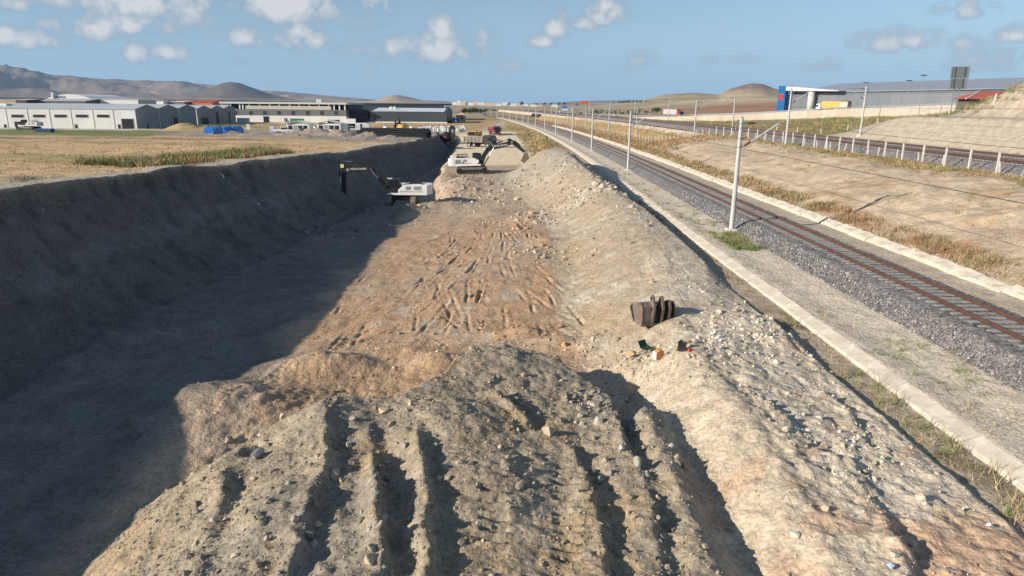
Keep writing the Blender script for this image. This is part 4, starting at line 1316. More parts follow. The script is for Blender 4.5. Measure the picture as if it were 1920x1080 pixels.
def excavator(loc, yaw, under, label, J, tool, body=M_WHITE, tilt=0.0, text_side=None, number=None, flip=False):
    root = empty('excavator', loc, yaw, label, 'excavator', 'excavators on the site', tilt)
    # --- undercarriage
    ur = Matrix.Rotation(under - yaw, 4, 'Z')
    L, W, G = 2.45, .62, 1.38
    for s in (-1, 1):
        y0, y1 = (G - W / 2) * s, (G + W / 2) * s
        y0, y1 = min(y0, y1), max(y0, y1)
        prof = [(-L + .55, 0), (L - .55, 0), (L - .12, .22), (L, .5), (L - .12, .80), (L - .5, 1.0), (-L + .5, 1.0), (-L + .12, .80), (-L, .5), (-L + .12, .22)]
        mb = MB().prism(prof, y0 + .02, y1 - .02, ur)
        # grouser bars all round the belt
        P_ = [Vector(p) for p in prof] + [Vector(prof[0])]
        for a, b in zip(P_[:-1], P_[1:]):
            nn = max(1, int((b - a).length / .2))
            for i in range(nn):
                q = a.lerp(b, (i + .5) / nn); d = (b - a).normalized(); nr = Vector((d.y, -d.x))
                c = q + nr * .025
                V = [(c.x + d.x * u + nr.x * w, yy, c.y + d.y * u + nr.y * w) for yy in (y0, y1) for u, w in ((-.05, -.03), (.05, -.03), (.05, .03), (-.05, .03))]
                mb.add(V, [(0, 1, 2, 3), (7, 6, 5, 4), (0, 4, 5, 1), (1, 5, 6, 2), (2, 6, 7, 3), (3, 7, 4, 0)], ur)
        cr = mb.build('crawler', M_TRACK, root)
        wb = MB()
        for x, r in ((-L + .52, .42), (L - .52, .42)):
            for dy in (y0 - .03, y1 + .03):
                wb.cyl(ur @ Vector((x, dy - .03, .5)), ur @ Vector((x, dy + .03, .5)), r, r, 14)
        for i in range(6):
            x = -L + 1.15 + i * (2 * L - 2.3) / 5
            for dy in (y0 - .02, y1 + .02):
                wb.cyl(ur @ Vector((x, dy - .03, .2)), ur @ Vector((x, dy + .03, .2)), .15, .15, 8)
        wb.build('rollers', M_DARK, cr)
        MB().box(-L + .9, L - .9, y0 - .04, y1 + .04, .36, .66, ur).build('track_frame', M_DARK, cr)
    MB().box(-1.1, 1.1, -1.1, 1.1, .55, .95, ur).box(-.5, .5, -1.2, 1.2, .5, .72, ur).build('car_body', M_DARK, root)
    MB().cyl((0, 0, .9), (0, 0, 1.22), .8, .8, 20).build('slew_ring', M_BLACK, root)
    # --- upper structure (x forward, cab on the left = +y)
    zt = 1.22
    MB().box(-3.05, 1.55, -1.42, 1.42, zt, zt + .24).build('deck', body, root, .02)
    MB().prism([(-2.55, zt + .24), (.25, zt + .24), (.25, zt + .62), (-.45, zt + 1.18), (-2.55, zt + 1.22)], .42, 1.43).build('side_housing', body, root, .03)
    eng = MB().prism([(-2.55, zt + .24), (1.0, zt + .24), (1.25, zt + .5), (1.25, zt + .85), (.55, zt + 1.18), (-2.55, zt + 1.22)], -1.43, -.45).build('side_housing', body, root, .03)
    MB().box(-2.55, -.2, -.45, .42, zt + .24, zt + 1.16).build('engine_hood', M_DARK, root, .03)
    cw = MB().prism([(-3.42, -1.1), (-3.6, -.6), (-3.66, 0), (-3.6, .6), (-3.42, 1.1), (-3.15, 1.44), (-2.58, 1.44), (-2.58, -1.44), (-3.15, -1.44)], zt + .05, zt + 1.18, None, 'z').build('counterweight', body, root, .05)
    MB().box(-3.675, -3.655, -.35, .35, zt + .35, zt + .75).build('badge', M_RED, cw)
    for s, oo in ((1.437, 1), (-1.437, -1)):
        for x0, x1 in ((-2.4, -1.55), (-1.25, -.62)):
            g = MB()
            for q in range(6):
                z0 = zt + .62 + q * .075
                g.box(x0, x1, min(s, s + oo * .018), max(s, s + oo * .018), z0, z0 + .045)
            g.build('vent_grille', M_GREY, root)
        MB().box(-2.5, .1, min(s, s + oo * .02), max(s, s + oo * .02), zt + .40, zt + .44).build('trim_line', M_DARK, root)
    # hood top: rails, walkway, exhaust
    rb = MB()
    for y in (-.42, .42, -1.3):
        for x in (-2.2, -1.4, -.6):
            rb.cyl((x, y, zt + 1.15), (x, y, zt + 1.75), .022, .022, 6)
        rb.cyl((-2.2, y, zt + 1.75), (-.6, y, zt + 1.75), .022, .022, 6)
        rb.cyl((-2.2, y, zt + 1.45), (-.6, y, zt + 1.45), .018, .018, 6)
    rb.cyl((-2.2, -.42, zt + 1.75), (-2.2, .42, zt + 1.75), .022, .022, 6)
    rb.build('handrail', M_DARK, root)
    MB().box(-2.35, -.9, -.40, .40, zt + 1.16, zt + 1.34).build('air_filter_cover', M_DARK, root, .03)
    MB().cyl((-1.9, -.9, zt + 1.18), (-1.9, -.9, zt + 1.72), .07, .06, 8).build('exhaust_pipe', M_BLACK, root)
    # cab
    cab = MB().prism([(.15, zt + .24), (1.66, zt + .24), (1.72, zt + .95), (1.45, zt + 1.82), (.22, zt + 1.86), (.12, zt + 1.2)], .44, 1.40).build('cab', M_DARK, root, .04)
    for q in (1.402, .428):
        MB().prism([(.34, zt + .92), (1.52, zt + .92), (1.33, zt + 1.70), (.34, zt + 1.72)], q, q + .01).build('side_glass', M_GLASS, cab)
    MB().prism([(1.735, zt + .98), (1.755, zt + .98), (1.49, zt + 1.76), (1.47, zt + 1.76)], .54, 1.30).build('windscreen', M_GLASS, cab)
    MB().box(.95, 1.42, .56, 1.28, zt + 1.85, zt + 1.90).build('roof_plate', body, cab)
    MB().cyl((1.45, .75, zt + 1.82), (1.5, .75, zt + 1.95), .06, .06, 8).build('work_lamp', M_LAMP, cab)
    MB().cyl((1.62, 1.40, zt + .7), (1.78, 1.52, zt + 1.0), .02, .02, 6).box(1.72, 1.80, 1.46, 1.62, zt + .95, zt + 1.22).build('mirror', M_BLACK, cab)
    # --- boom, stick and tool from joint positions in the x-z plane
    by = -.02
    off = Vector((0, by, 0))
    bp = J['boom']
    boom = limb(MB(), bp, .55, .55, .55).build('boom', M_DARK, root, .02)
    stick = limb(MB(), J['stick'], .5, .4, .42).build('stick', M_DARK, root, .02)
    MB().cyl((bp[0][0], -.42, bp[0][1]), (bp[0][0], .42, bp[0][1]), .16, .16, 12).cyl((bp[-1][0], -.34, bp[-1][1]), (bp[-1][0], .34, bp[-1][1]), .17, .17, 12).build('pin', M_GREY, root)
    k = bp[len(bp) // 2]
    cylinder_pair(root, (bp[0][0] + .25, bp[0][1] - .35), (k[0] * .98, k[1] - .1), (-.42, .42), .10, .55)
    cylinder_pair(root, (k[0] + .15, k[1] + .48), (J['stick'][0][0], J['stick'][0][1]), (0,), .10, .6)
    s0, s1 = J['stick'][0], J['stick'][-1]
    sv = Vector((s1[0] - s0[0], s1[1] - s0[1])).normalized(); sn = Vector((-sv.y, sv.x))
    if sn.x < 0: sn = -sn
    a0 = Vector(s0) + sv * .9 + sn * .42; a1 = Vector(s1) - sv * .35 + sn * .40
    cylinder_pair(root, a0, a1, (0,), .085, .6)
    MB().cyl((a1.x, -.2, a1.y), (a1.x, .2, a1.y), .07).prism([(a1.x, a1.y), (a1.x + .1, a1.y), (s1[0] + sn.x * .5 + sv.x * .3, s1[1] + sn.y * .5 + sv.y * .3), (s1[0] + sv.x * .1, s1[1] + sv.y * .1)], -.2, .2).build('bucket_link', M_GREY, root)
    # hoses over the boom
    hb = MB()
    for y in (-.16, -.06, .06, .16):
        pp = [Vector((p[0], y, p[1] + .33 + .05 * math.sin(i * 2.1 + y * 9))) for i, p in enumerate(bp)]
        for p, q in zip(pp[:-1], pp[1:]):
            hb.cyl(p, q, .028, .028, 5, False)
    hb.build('hydraulic_hoses', M_BLACK, boom)
    t0, ta = J['tool']
    if tool == 'breaker':
        d = Vector(ta).normalized(); n_ = Vector((-d.y, d.x))
        P0 = Vector(t0)

        def P(u, w):
            q = P0 + d * u + n_ * w
            return (q.x, q.y)
        br = MB().prism([P(-.1, -.3), P(-.1, .3), P(1.35, .26), P(1.5, .12), P(1.5, -.12), P(1.35, -.26)], -.3, .3).build('breaker', M_DARK, root, .03)
        a, b = P(1.45, 0), P(2.3, 0)
        MB().cyl((a[0], 0, a[1]), (b[0], 0, b[1]), .085, .05, 8).build('chisel', M_STEEL, br)
        bb = MB()
        for u in (.1, .55, 1.0, 1.25):
            for w in (-.2, .2):
                q = P(u, w); bb.cyl((q[0], -.33, q[1]), (q[0], .33, q[1]), .05, .05, 6)
        bb.build('bolts', M_GREY, br)
    else:
        ang = ta
        c_, s_ = math.cos(ang), math.sin(ang)
        prof = [(.0, .15), (.55, .05), (1.05, -.25), (1.3, -.75), (1.22, -1.2), (.8, -1.45), (.3, -1.42), (.35, -1.36), (.78, -1.36), (1.12, -1.14), (1.2, -.74), (.97, -.3), (.5, -.03), (.0, .05)]
        T = lambda p: (t0[0] + p[0] * c_ - p[1] * s_, t0[1] + p[0] * s_ + p[1] * c_)
        mb = MB()
        outer = prof[:7]; inner = prof[7:][::-1]
        for i in range(6):
            mb.prism([T(outer[i]), T(outer[i + 1]), T(inner[i + 1]), T(inner[i])], -.72, .72)
        for y in (-.74, .72):
            for i in range(1, 6):
                mb.prism([T((.1, -.2)), T(outer[i]), T(outer[i + 1])], y, y + .03)
        bk = mb.build('bucket', M_RUST, root)
        for q in range(5):
            y = -.62 + q * .31
            MB().prism([T((.42, -1.36)), T((.42, -1.46)), T((.02, -1.42))], y - .06, y + .06).build('tooth', M_GREY, bk)
    if text_side:
        x0, z0, rz, sz, yy = text_side
        text('lettering', 'HIDROMEK', sz, M_WHITE, boom, (x0, yy, z0), (math.pi / 2, rz if yy < 0 else -rz, 0 if yy < 0 else math.pi), .004, 1.15)
    if number:
        text('lettering', number[0], .36, M_DARK, root, (number[1], number[2], zt + .55), (math.pi / 2, 0, 0 if number[2] < 0 else math.pi), .003)
    return root


def fit_joints(yaw, loc, pts, Y):
    """photo columns/rows of the arm's joints -> machine x-z plane at distance Y"""
    out = []
    for px, py in pts:
        X, _, Z = aty(px, py, Y)
        out.append(((X - loc[0]) / math.cos(yaw), Z - loc[2]))
    return out


# digger with the rock breaker, working down in the pit
ex, ey = at(750, 386, -1.9)
ez = -1.95
L1 = (ex, ey + 2.0, ez)
b1 = fit_joints(math.pi, L1, [(729, 351), (717, 330), (706, 316), (694, 313), (675, 316), (653, 318)], L1[1])
s1_ = fit_joints(math.pi, L1, [(642, 302), (646, 316), (645, 346)], L1[1])
e1 = excavator(L1, math.pi, math.radians(-86), 'white and black excavator with rock breaker down beside the dark pit wall', dict(boom=b1, stick=s1_, tool=(s1_[-1], (.0, -1.0))), 'breaker',
               text_side=(b1[4][0] + .12, b1[4][1] - .03, .03, .34, .31))
MB().box(s1_[0][0] - .2, s1_[0][0] + .2, -.28, .28, s1_[0][1] - .75, s1_[0][1] - .35).build('arm_marker', mat('yellow_green_marker', (.62, .66, .18), .5), e1)

ex, ey = at(884, 325, -.9)
L2 = (ex, ey + 1.2, -.95)
b2 = fit_joints(0, L2, [(903, 309), (909, 292), (917, 281), (929, 277), (946, 275), (962, 270)], L2[1])
s2_ = fit_joints(0, L2, [(955, 264), (965, 271), (985, 289)], L2[1])
excavator(L2, 0.0, math.radians(4), 'white excavator reaching its bucket over the tall spoil heap', dict(boom=b2, stick=s2_, tool=(s2_[-1], math.radians(-35))), 'bucket', tilt=-.04,
          text_side=(b2[4][0] - .5, b2[4][1] - .02, -.06, .42, -.31), number=('HMK 390', -1.75, -1.465))

ex, ey = at(843, 268, -.7)
L3 = (ex - .3, ey, -.8)
excavator(L3, math.radians(80), math.radians(80), 'dark excavator seen from behind at the far end of the pit', dict(boom=[(1.3, 2.0), (2.0, 3.6), (3.0, 4.3), (4.4, 4.2), (6.0, 3.7)], stick=[(5.7, 4.4), (6.1, 3.6), (6.3, 1.8)], tool=((6.3, 1.8), math.radians(-60))), 'bucket', body=M_DARK)
ex, ey = at(58, 249, .3)
L4 = (ex, ey, gz(ex, ey))
b4 = fit_joints(math.pi, L4, [(53, 243), (48, 236), (43, 232), (36, 231.5), (29, 231)], L4[1])
s4 = fit_joints(math.pi, L4, [(28, 228), (31, 236), (34, 244)], L4[1])
excavator(L4, math.pi, math.radians(170), 'small looking white excavator parked before the grey concrete workshop', dict(boom=b4, stick=s4, tool=(s4[-1], math.radians(-100))), 'bucket')
ex, ey = at(748, 247, 0)
excavator((ex, ey + 6, gz(ex, ey + 6)), math.radians(120), math.radians(110), 'yellow excavator behind the stack of black pipes', dict(boom=[(1.3, 2.0), (2.0, 3.6), (3.0, 4.3), (4.4, 4.2), (6.0, 3.7)], stick=[(5.7, 4.4), (6.1, 3.6), (6.3, 1.8)], tool=((6.3, 1.8), math.radians(-60))), 'bucket', body=M_YELLOW)


# ------------------------------------------------------------------ lorries and cars
def wheel(parent, x, y, r, w):
    t = MB().cyl((x, y - w / 2, r), (x, y + w / 2, r), r, r, 16).build('wheel', M_BLACK, parent)
    MB().cyl((x, y - w / 2 - .015, r), (x, y + w / 2 + .015, r), r * .52, r * .52, 12).build('rim', M_GREY, t)
    return t


def lorry(loc, yaw, label, cabm, bodym, kind, axles=(1.3, -2.6, -4.0), blen=5.6, group='lorries and dump trucks'):
    root = empty('truck', loc, yaw, label, 'truck', group)
    MB().box(-5.2 if kind != 'artic' else -3.5, 2.2, -.45, .45, .75, 1.05).build('chassis', M_BLACK, root)
    cab = MB().prism([(.35, .65), (2.55, .65), (2.6, 1.5), (2.38, 2.85), (.5, 3.0), (.35, 2.8)], -1.22, 1.22).build('cab', cabm, root, .05)
    MB().prism([(2.60, 1.62), (2.63, 1.62), (2.43, 2.68), (2.40, 2.68)], -1.08, 1.08).build('windscreen', M_GLASS, cab)
    for s in (-1, 1):
        MB().prism([(1.35, 1.7), (2.42, 1.7), (2.3, 2.5), (1.35, 2.5)], s * 1.225 - .01, s * 1.225 + .01).build('side_window', M_GLASS, cab)
        MB().box(2.57, 2.63, s * .95 - .18, s * .95 + .18, .78, 1.0).build('headlight', M_LAMP, cab)
        MB().box(2.3, 2.42, s * 1.42 - .1, s * 1.42 + .1, 1.75, 2.4).cyl((2.36, s * 1.2, 2.35), (2.36, s * 1.42, 2.35), .025, .025, 6).build('mirror', M_BLACK, cab)
    MB().box(2.5, 2.68, -1.2, 1.2, .38, .75).build('bumper', M_DARK if cabm is not M_MAROON else cabm, cab)
    g = MB()
    for q in range(4):
        g.box(2.60, 2.64, -.8, .8, 1.02 + q * .13, 1.09 + q * .13)
    g.build('grille', M_DARK, cab)
    for x in axles:
        for s in (-1, 1):
            wheel(root, x, s * (1.02 if x < 1 else 1.08), .52, .52 if x < 1 else .32)
    if kind == 'dump':
        tb = MB()
        z0, z1 = 1.15, 2.55
        x0, x1 = -.05 - blen, .1
        tb.box(x0, x1, -1.2, 1.2, z0, z0 + .12)
        for s in (-1, 1):
            tb.prism([(s * 1.2, z0 + .1), (s * 1.28, z1), (s * 1.2, z1), (s * 1.12, z0 + .1)], x0, x1, None, 'x')
            for q in range(6):
                xx = x0 + .2 + q * (blen - .3) / 5
                tb.box(xx - .05, xx + .05, min(s * 1.26, s * 1.34), max(s * 1.26, s * 1.34), z0 + .1, z1)
        tb.box(x1 - .1, x1, -1.2, 1.2, z0, z1 + .35)
        tb.box(x1 - .1, x1 + .9, -1.15, 1.15, z1 + .3, z1 + .38)
        tb.box(x0, x0 + .08, -1.2, 1.2, z0, z1 - .1)
        tb.build('tipper_body', bodym, root, .01)
    elif kind == 'artic':
        MB().box(-12.6, -.2, -1.25, 1.25, 1.2, 3.85).build('trailer', bodym, root, .02)
        for x in (-8.6, -9.9, -11.2):
            for s in (-1, 1):
                wheel(root, x, s * 1.0, .5, .4)
    return root


def place(px, py, zg=0.0):
    x, y = at(px, py, zg)
    for _ in range(4):
        z = gz(x, y)
        x, y = at(px, py, z)
    return x, y, z


lorry(place(910, 276, -.8), math.radians(-28), 'black dump truck with dark cab standing on the pale haul platform', M_DARK, mat('dull_body', (.20, .17, .165), .6, 0, .25, 1, dirt=.4), 'dump')
lorry(place(888, 264, -.8), math.radians(-100), 'yellow bodied dump truck behind the black dump truck', M_YELLOW, M_YELLOW, 'dump')
lorry(place(929, 253, -.6), math.radians(-74), 'dark red lorry coming along the haul road', M_MAROON, mat('maroon_body', (.20, .035, .05), .6, 0, .2, 1, dirt=.35), 'dump')
lorry(place(852, 231, 0), math.radians(-40), 'blue lorry parked at the corner of the dark slate hall', M_BLUE, M_GREY, 'dump')


def road_z(y):
    return float(wall_z(y))


def on_road(px, lane):
    """point on the highway seen in that column"""
    best = None
    for y in np.arange(200, 1200, .5):
        X = float(wall_x(y)) + lane
        d = y * math.cos(PITCH) + (CAMZ - road_z(y)) * math.sin(PITCH)
        e = abs(X / d * FPX + 960 - px)
        if best is None or e < best[0]:
            best = (e, X, float(y))
    return best[1], best[2], road_z(best[2])


def road_yaw(y):
    """heading of traffic going away from the camera"""
    return math.atan2(2.0, float(wall_x(y + 1) - wall_x(y - 1)))


X, Y, Z = on_road(1270, 6)
lorry((X, Y, Z), road_yaw(Y) + math.pi, 'red lorry with grey curtain trailer driving on the highway', M_RED, mat('grey_curtain', (.42, .37, .37), .6, 0, .15, .5), 'artic')
X, Y, Z = on_road(1540, 5)
t = lorry((X, Y, Z), road_yaw(Y), 'white lorry with orange load passing the silver warehouse', M_WHITE, M_ORANGE, 'artic')
tr = [o for o in t.children if o.name.startswith('trailer')][0]
MB().box(-12.62, -9.2, -1.27, 1.27, 1.3, 3.4).build('rear_panel', mat('faded_pink_panel', (.55, .42, .40), .7), tr)
MB().box(-12.4, -9.0, -1.2, 1.2, 3.86, 4.1).build('rolled_cover', M_DARK, tr)


def car(loc, yaw, label, m, kind='van', group='cars and vans'):
    root = empty('car', loc, yaw, label, 'car' if kind != 'van' else 'van', group)
    if kind == 'van':
        prof = [(-2.4, .35), (2.4, .35), (2.45, .95), (1.75, 1.2), (1.1, 2.05), (-2.35, 2.1), (-2.45, 1.2)]
        win = [(.45, 1.25), (1.55, 1.25), (1.05, 1.9), (.45, 1.9)]
        ws = [(1.74, 1.27), (1.80, 1.27), (1.19, 2.0), (1.13, 2.0)]
    elif kind == 'pickup':
        prof = [(-2.5, .45), (2.4, .45), (2.45, .95), (1.3, 1.1), (.6, 1.75), (-.8, 1.75), (-.95, 1.1), (-2.5, 1.1)]
        win = [(-.7, 1.15), (1.05, 1.15), (.55, 1.65), (-.65, 1.65)]
        ws = [(1.29, 1.17), (1.35, 1.17), (.70, 1.71), (.64, 1.71)]
    else:
        prof = [(-2.1, .35), (2.1, .35), (2.15, .75), (1.15, .95), (.5, 1.45), (-1.2, 1.47), (-1.9, .98), (-2.12, .85)]
        win = [(-1.2, .98), (.95, .98), (.42, 1.37), (-1.1, 1.38)]
        ws = [(1.14, 1.0), (1.20, 1.0), (.60, 1.42), (.54, 1.42)]
    b = MB().prism(prof, -.9, .9).build('body', m, root, .06)
    for q in (-.915, .90):
        MB().prism(win, q, q + .015).build('side_window', M_GLASS, b)
    MB().prism(ws, -.75, .75).build('windscreen', M_GLASS, b)
    for x in (-1.45, 1.45):
        for s in (-1, 1):
            wheel(root, x, s * .82, .34, .24)
    for s in (-1, 1):
        MB().box(2.36, 2.47, s * .62 - .16, s * .62 + .16, .7, .86).build('headlight', M_LAMP, b)
    return root


for px, lane, lab, k in ((1048, 4.5, 'white van farthest away on the highway beside the blue road sign', 'van'), (1150, 5, 'white car on the highway before the dark hedge', 'car'), (1031, 6, 'tiny white car far down the highway', 'car')):
    X, Y, Z = on_road(px, lane)
    car((X, Y, Z), road_yaw(Y) + math.pi, lab, M_WHITE, k)
for px, py, yaw, lab, k in ((533, 250, 8, 'white pickup parked left of the first site cabin', 'pickup'), (584, 243, 170, 'white car parked between the two site cabins', 'car'), (659, 247, 12, 'white pickup under the lean-to beside the second site cabin', 'pickup'), (908, 216, 60, 'small blue car far off on the dirt road', 'car')):
    car(place(px, py, 0), math.radians(yaw), lab, M_WHITE if 'blue' not in lab else M_BLUE, k)

# ------------------------------------------------------------------ catenary masts and wires
def mast(x, y, z, s, ang, label, group, arm=3.45, h=8.75):
    root = empty('catenary_mast', (x, y, z), ang, label, 'mast', group)
    MB().box(-.42, .42, -.42, .42, -.5, .12).build('concrete_foot', M_POST, root, .03)
    MB().cyl((0, 0, 0), (0, 0, h), .20, .135, 14).build('pole', M_POLE, root, 0, False)
    MB().cyl((0, 0, h), (0, 0, h + .05), .15, .10, 12).build('cap', M_ZINC, root)
    br = MB()
    for zz in (6.55, 7.2, h - .42, h - .75):
        br.cyl((0, 0, zz - .05), (0, 0, zz + .05), .20, .20, 12).box(min(s * .12, s * .34), max(s * .12, s * .34), -.06, .06, zz - .05, zz + .05)
    br.box(min(-s * .42, -s * .12), max(-s * .42, -s * .12), -.05, .05, h - .55, h - .45).cyl((-s * .40, 0, h - .5), (-s * .40, 0, h - .95), .035, .035, 6).cyl((-s * .33, 0, h - .2), (-s * .18, 0, h - .2), .05, .05, 6)
    br.build('bracket', M_ZINC, root)['kind'] = 'stuff'
    c = MB().cyl((s * .34, 0, h - .42), (s * arm, 0, h - .36), .045, .045, 8).build('tie_tube', M_ZINC, root)
    MB().cyl((s * .45, 0, h - .42), (s * 1.05, 0, h - .41), .075, .075, 8).build('insulator', M_INSUL, c)
    c = MB().cyl((s * .30, 0, 6.55), (s * (arm - .5), 0, h - .40), .065, .065, 8).build('strut_tube', M_POLE, root)
    MB().cyl((s * .38, 0, 6.6), (s * .85, 0, 6.93), .08, .08, 8).build('insulator', M_INSUL, c)
    MB().cyl((s * 1.9, 0, 7.68), (s * arm, 0, 6.55), .022, .022, 6).cyl((s * arm, 0, 6.55), (s * (arm + .05), 0, 5.95), .016, .016, 6).build('steady_arm', M_ZINC, root)
    return root


ordn = ['nearest', 'second', 'third', 'fourth', 'fifth', 'sixth', 'seventh', 'eighth', 'ninth', 'tenth', 'eleventh', 'twelfth', 'thirteenth', 'fourteenth', 'fifteenth']


def mast_row(ys, xr, s, what, group, z0=None):
    base = None
    for i, y in enumerate(ys):
        x = xr + float(cxr(y))
        z = gz(x, y) if z0 is None else z0
        ang = math.atan2(-float(cxr(y + 2) - cxr(y - 2)), 4)
        lab = f'{ordn[i]} concrete catenary mast {what}'
        if base is None:
            base = mast(x, y, z, s, ang, lab, group)
        else:
            o = copy_tree(base)
            o.location = (x, y, z); o.rotation_euler = (0, 0, ang); o['label'] = lab


mast_row((54.1, 105.4, 152.1, 193, 240, 281.5, 322, 358, 389, 424, 466, 510, 560, 620, 690), 17.55, 1, 'in the row left of the near track', 'masts beside the near track')
mast_row((113.6, 169, 237, 288, 345, 400, 460, 525, 600), 44.4, 1, 'in the row beside the white fence posts', 'masts on the near side of the upper tracks')
mast_row((130.5, 202.5, 274, 330, 385, 440, 500, 570), 64.8, -1, 'in the row beyond the upper tracks', 'masts on the far side of the upper tracks')


def wire(label, xr, z, y0, y1, step=12.0, r=.022, sag=0.0, span=50.0, ph=4.0):
    ys = np.arange(y0, y1 + .1, step)
    mb = MB()
    pts = []
    for y in ys:
        t = ((y - ph) % span) / span
        pts.append((xr + float(cxr(y)), float(y), z - sag * 4 * t * (1 - t)))
    for p, q in zip(pts[:-1], pts[1:]):
        mb.cyl(p, q, r, r, 4, False)
    tag(mb.build('overhead_wire', M_WIRE), label, 'overhead wire', 'overhead railway wires')


wire('lower contact wire hanging over the near track', 21.0, 5.85, 16, 460)
wire('upper carrier wire hanging over the near track', 21.0, 8.38, 16, 460, 5.0, .014, .35)
wire('lower contact wire over the upper track nearer the fence', 51.0, 9.6, 56, 460)
wire('upper carrier wire over the upper track nearer the fence', 51.0, 11.9, 56, 460, 6.0, .017, .3, 56, 57)
wire('lower contact wire over the track below the beige slope', 57.5, 9.6, 60, 460)
wire('upper carrier wire over the track below the beige slope', 57.5, 11.9, 60, 460, 6.0, .017, .3, 72, 58)
wire('feeder wire strung along the masts below the beige slope', 65.1, 12.2, 70, 460, 6.0, .022, .35, 72, 58)


# ------------------------------------------------------------------ fences
def fence(label, path, step, h, brace, wires, y0, y1, wd=.075, lean=.02):
    root = empty('fence', (path(y0)[0], y0, 0), 0, label, 'fence', 'railway fences')
    ox, oy = path(y0)[0], y0
    pm = MB().box(-wd, wd, -wd, wd, -.4, h, None, .85, .85).build('post', M_POST)
    me = pm.data; bpy.data.objects.remove(pm)
    tops = []
    i = 0
    y = y0
    while y <= y1:
        x = path(y)[0]
        z = gz(x, y)
        o = bpy.data.objects.new('post', me); link(o, root)
        o.location = (x - ox, y - oy, z)
        o.rotation_euler = (rng.normal() * lean, rng.normal() * lean, rng.uniform(-.2, .2))
        tops.append((x - ox, y - oy, z))
        if brace and i % 10 == 1:
            for sgn in (-1, 1):
                MB().cyl((x - ox, y - oy, z + h * .85), (x - ox + .35 * sgn, y - oy + 1.25 * sgn, gz(x + .35 * sgn, y + 1.25 * sgn) - .05), .055, .055, 6).build('brace', M_POST, root)
        i += 1
        y += step
    if wires:
        for k, f in enumerate(wires):
            mb = MB()
            for p, q in zip(tops[:-1], tops[1:]):
                mb.cyl((p[0], p[1], p[2] + h * f), (q[0], q[1], q[2] + h * f), .010, .010, 3, False)
            mb.build('fence_wire', M_ZINC, root)
    return root


fpath = lambda y: (float(I(y, (50, 46.2), (130, 45.8), (150, 44.2), (175, 42.3), (228, 41.7), (336, 37.5), (420, 36))) + float(cxr(y)),)
fence('long fence of white concrete posts with braced posts below the upper tracks', fpath, 4.05, 1.95, True, (.25, .5, .75, .97), 57.8, 400, .085)
fence('row of short white marker posts along the upper ballast', lambda y: (47.35 + float(cxr(y)),), 4.6, 1.05, False, None, 58, 150, .065, .07)
fence('sparse white posts in the brush above the beige slope', lambda y: (74.5 + float(cxr(y)) - (y - 120) * .18,), 8.5, 1.5, False, (.9,), 112, 172, .09, .05)

# ------------------------------------------------------------------ highway on its retaining wall
YH = np.concatenate([np.arange(180, 520, 6.0), np.arange(520, 1500, 30.0)])
M_ASPH = mat('asphalt', (.105, .105, .105), .9, 0, .15, .15, .1, 8)
M_LINE = mat('road_paint', (.72, .72, .70), .7, 0, .1, .5)


def road_strip(name, prof, xo, zo, ys, material):
    """sweep a cross-section along the curving highway"""
    dx = np.gradient(wall_x(ys), ys)
    nrm = np.stack([np.ones(len(ys)), -dx], 1) / np.sqrt(1 + dx * dx)[:, None]
    P_ = np.array(prof, float); k = len(P_)
    V = np.empty((len(ys), k, 3))
    V[:, :, 0] = wall_x(ys)[:, None] + nrm[:, 0:1] * (P_[None, :, 0] + xo)
    V[:, :, 1] = ys[:, None] + nrm[:, 1:2] * (P_[None, :, 0] + xo)
    V[:, :, 2] = wall_z(ys)[:, None] + P_[None, :, 1] + zo
    i = np.arange(len(ys) - 1)
    F = np.concatenate([np.stack([i * k + a_, (i + 1) * k + a_, (i + 1) * k + (a_ + 1) % k, i * k + (a_ + 1) % k], 1) for a_ in range(k if k > 2 else 1)])
    return np_mesh(name, V.reshape(-1, 3), F, material)


tag(road_strip('highway', ((0, 0), (13.6, 0), (13.6, -.3), (0, -.3)), .6, -.01, YH, M_ASPH), 'grey asphalt highway on the retaining wall', None, None, 'structure')
for i, xo in enumerate((1.5, 7.3, 13.2)):
    tag(road_strip('road_marking', ((0, 0), (.16, 0)), xo, .004, YH, M_LINE), 'white painted line on the highway', None, None, 'structure')
wr = empty('retaining_wall', (130, 290, 0), 0, 'long pale retaining wall carrying the highway', 'wall')
WM = [mat('pale_wall_%s' % c, k, .9, 0, .14, .35, .4, 3, dirt=.35, dirtcol=(.34, .29, .22)) for c, k in (('warm', (.43, .375, .30)), ('cool', (.415, .375, .31)), ('dusty', (.39, .335, .26)))]
y = 196.0
while y < 1100:
    L = 7.0 if y < 520 else 24.0
    V = []
    for Y_ in (y + .02, y + L - .02):
        X_ = float(wall_x(Y_)); Z_ = road_z(Y_)
        ba = min(float(I(Y_, (0, 9.5), (165, 7.5), (205, 6.4), (260, 4.2), (330, 1.2), (400, .2), (800, -.5))), Z_) - 2.0
        V += [(X_ - .65, Y_, ba), (X_ - .02, Y_, Z_ + .12), (X_ + .58, Y_, Z_ + .12), (X_ + .58, Y_, ba)]
    MB().add([(v[0] - 130, v[1] - 290, v[2]) for v in V], [(0, 1, 2, 3), (7, 6, 5, 4), (0, 4, 5, 1), (1, 5, 6, 2), (2, 6, 7, 3), (3, 7, 4, 0)]).build('wall_panel', WM[int(rng.integers(3))], wr)
    y += L


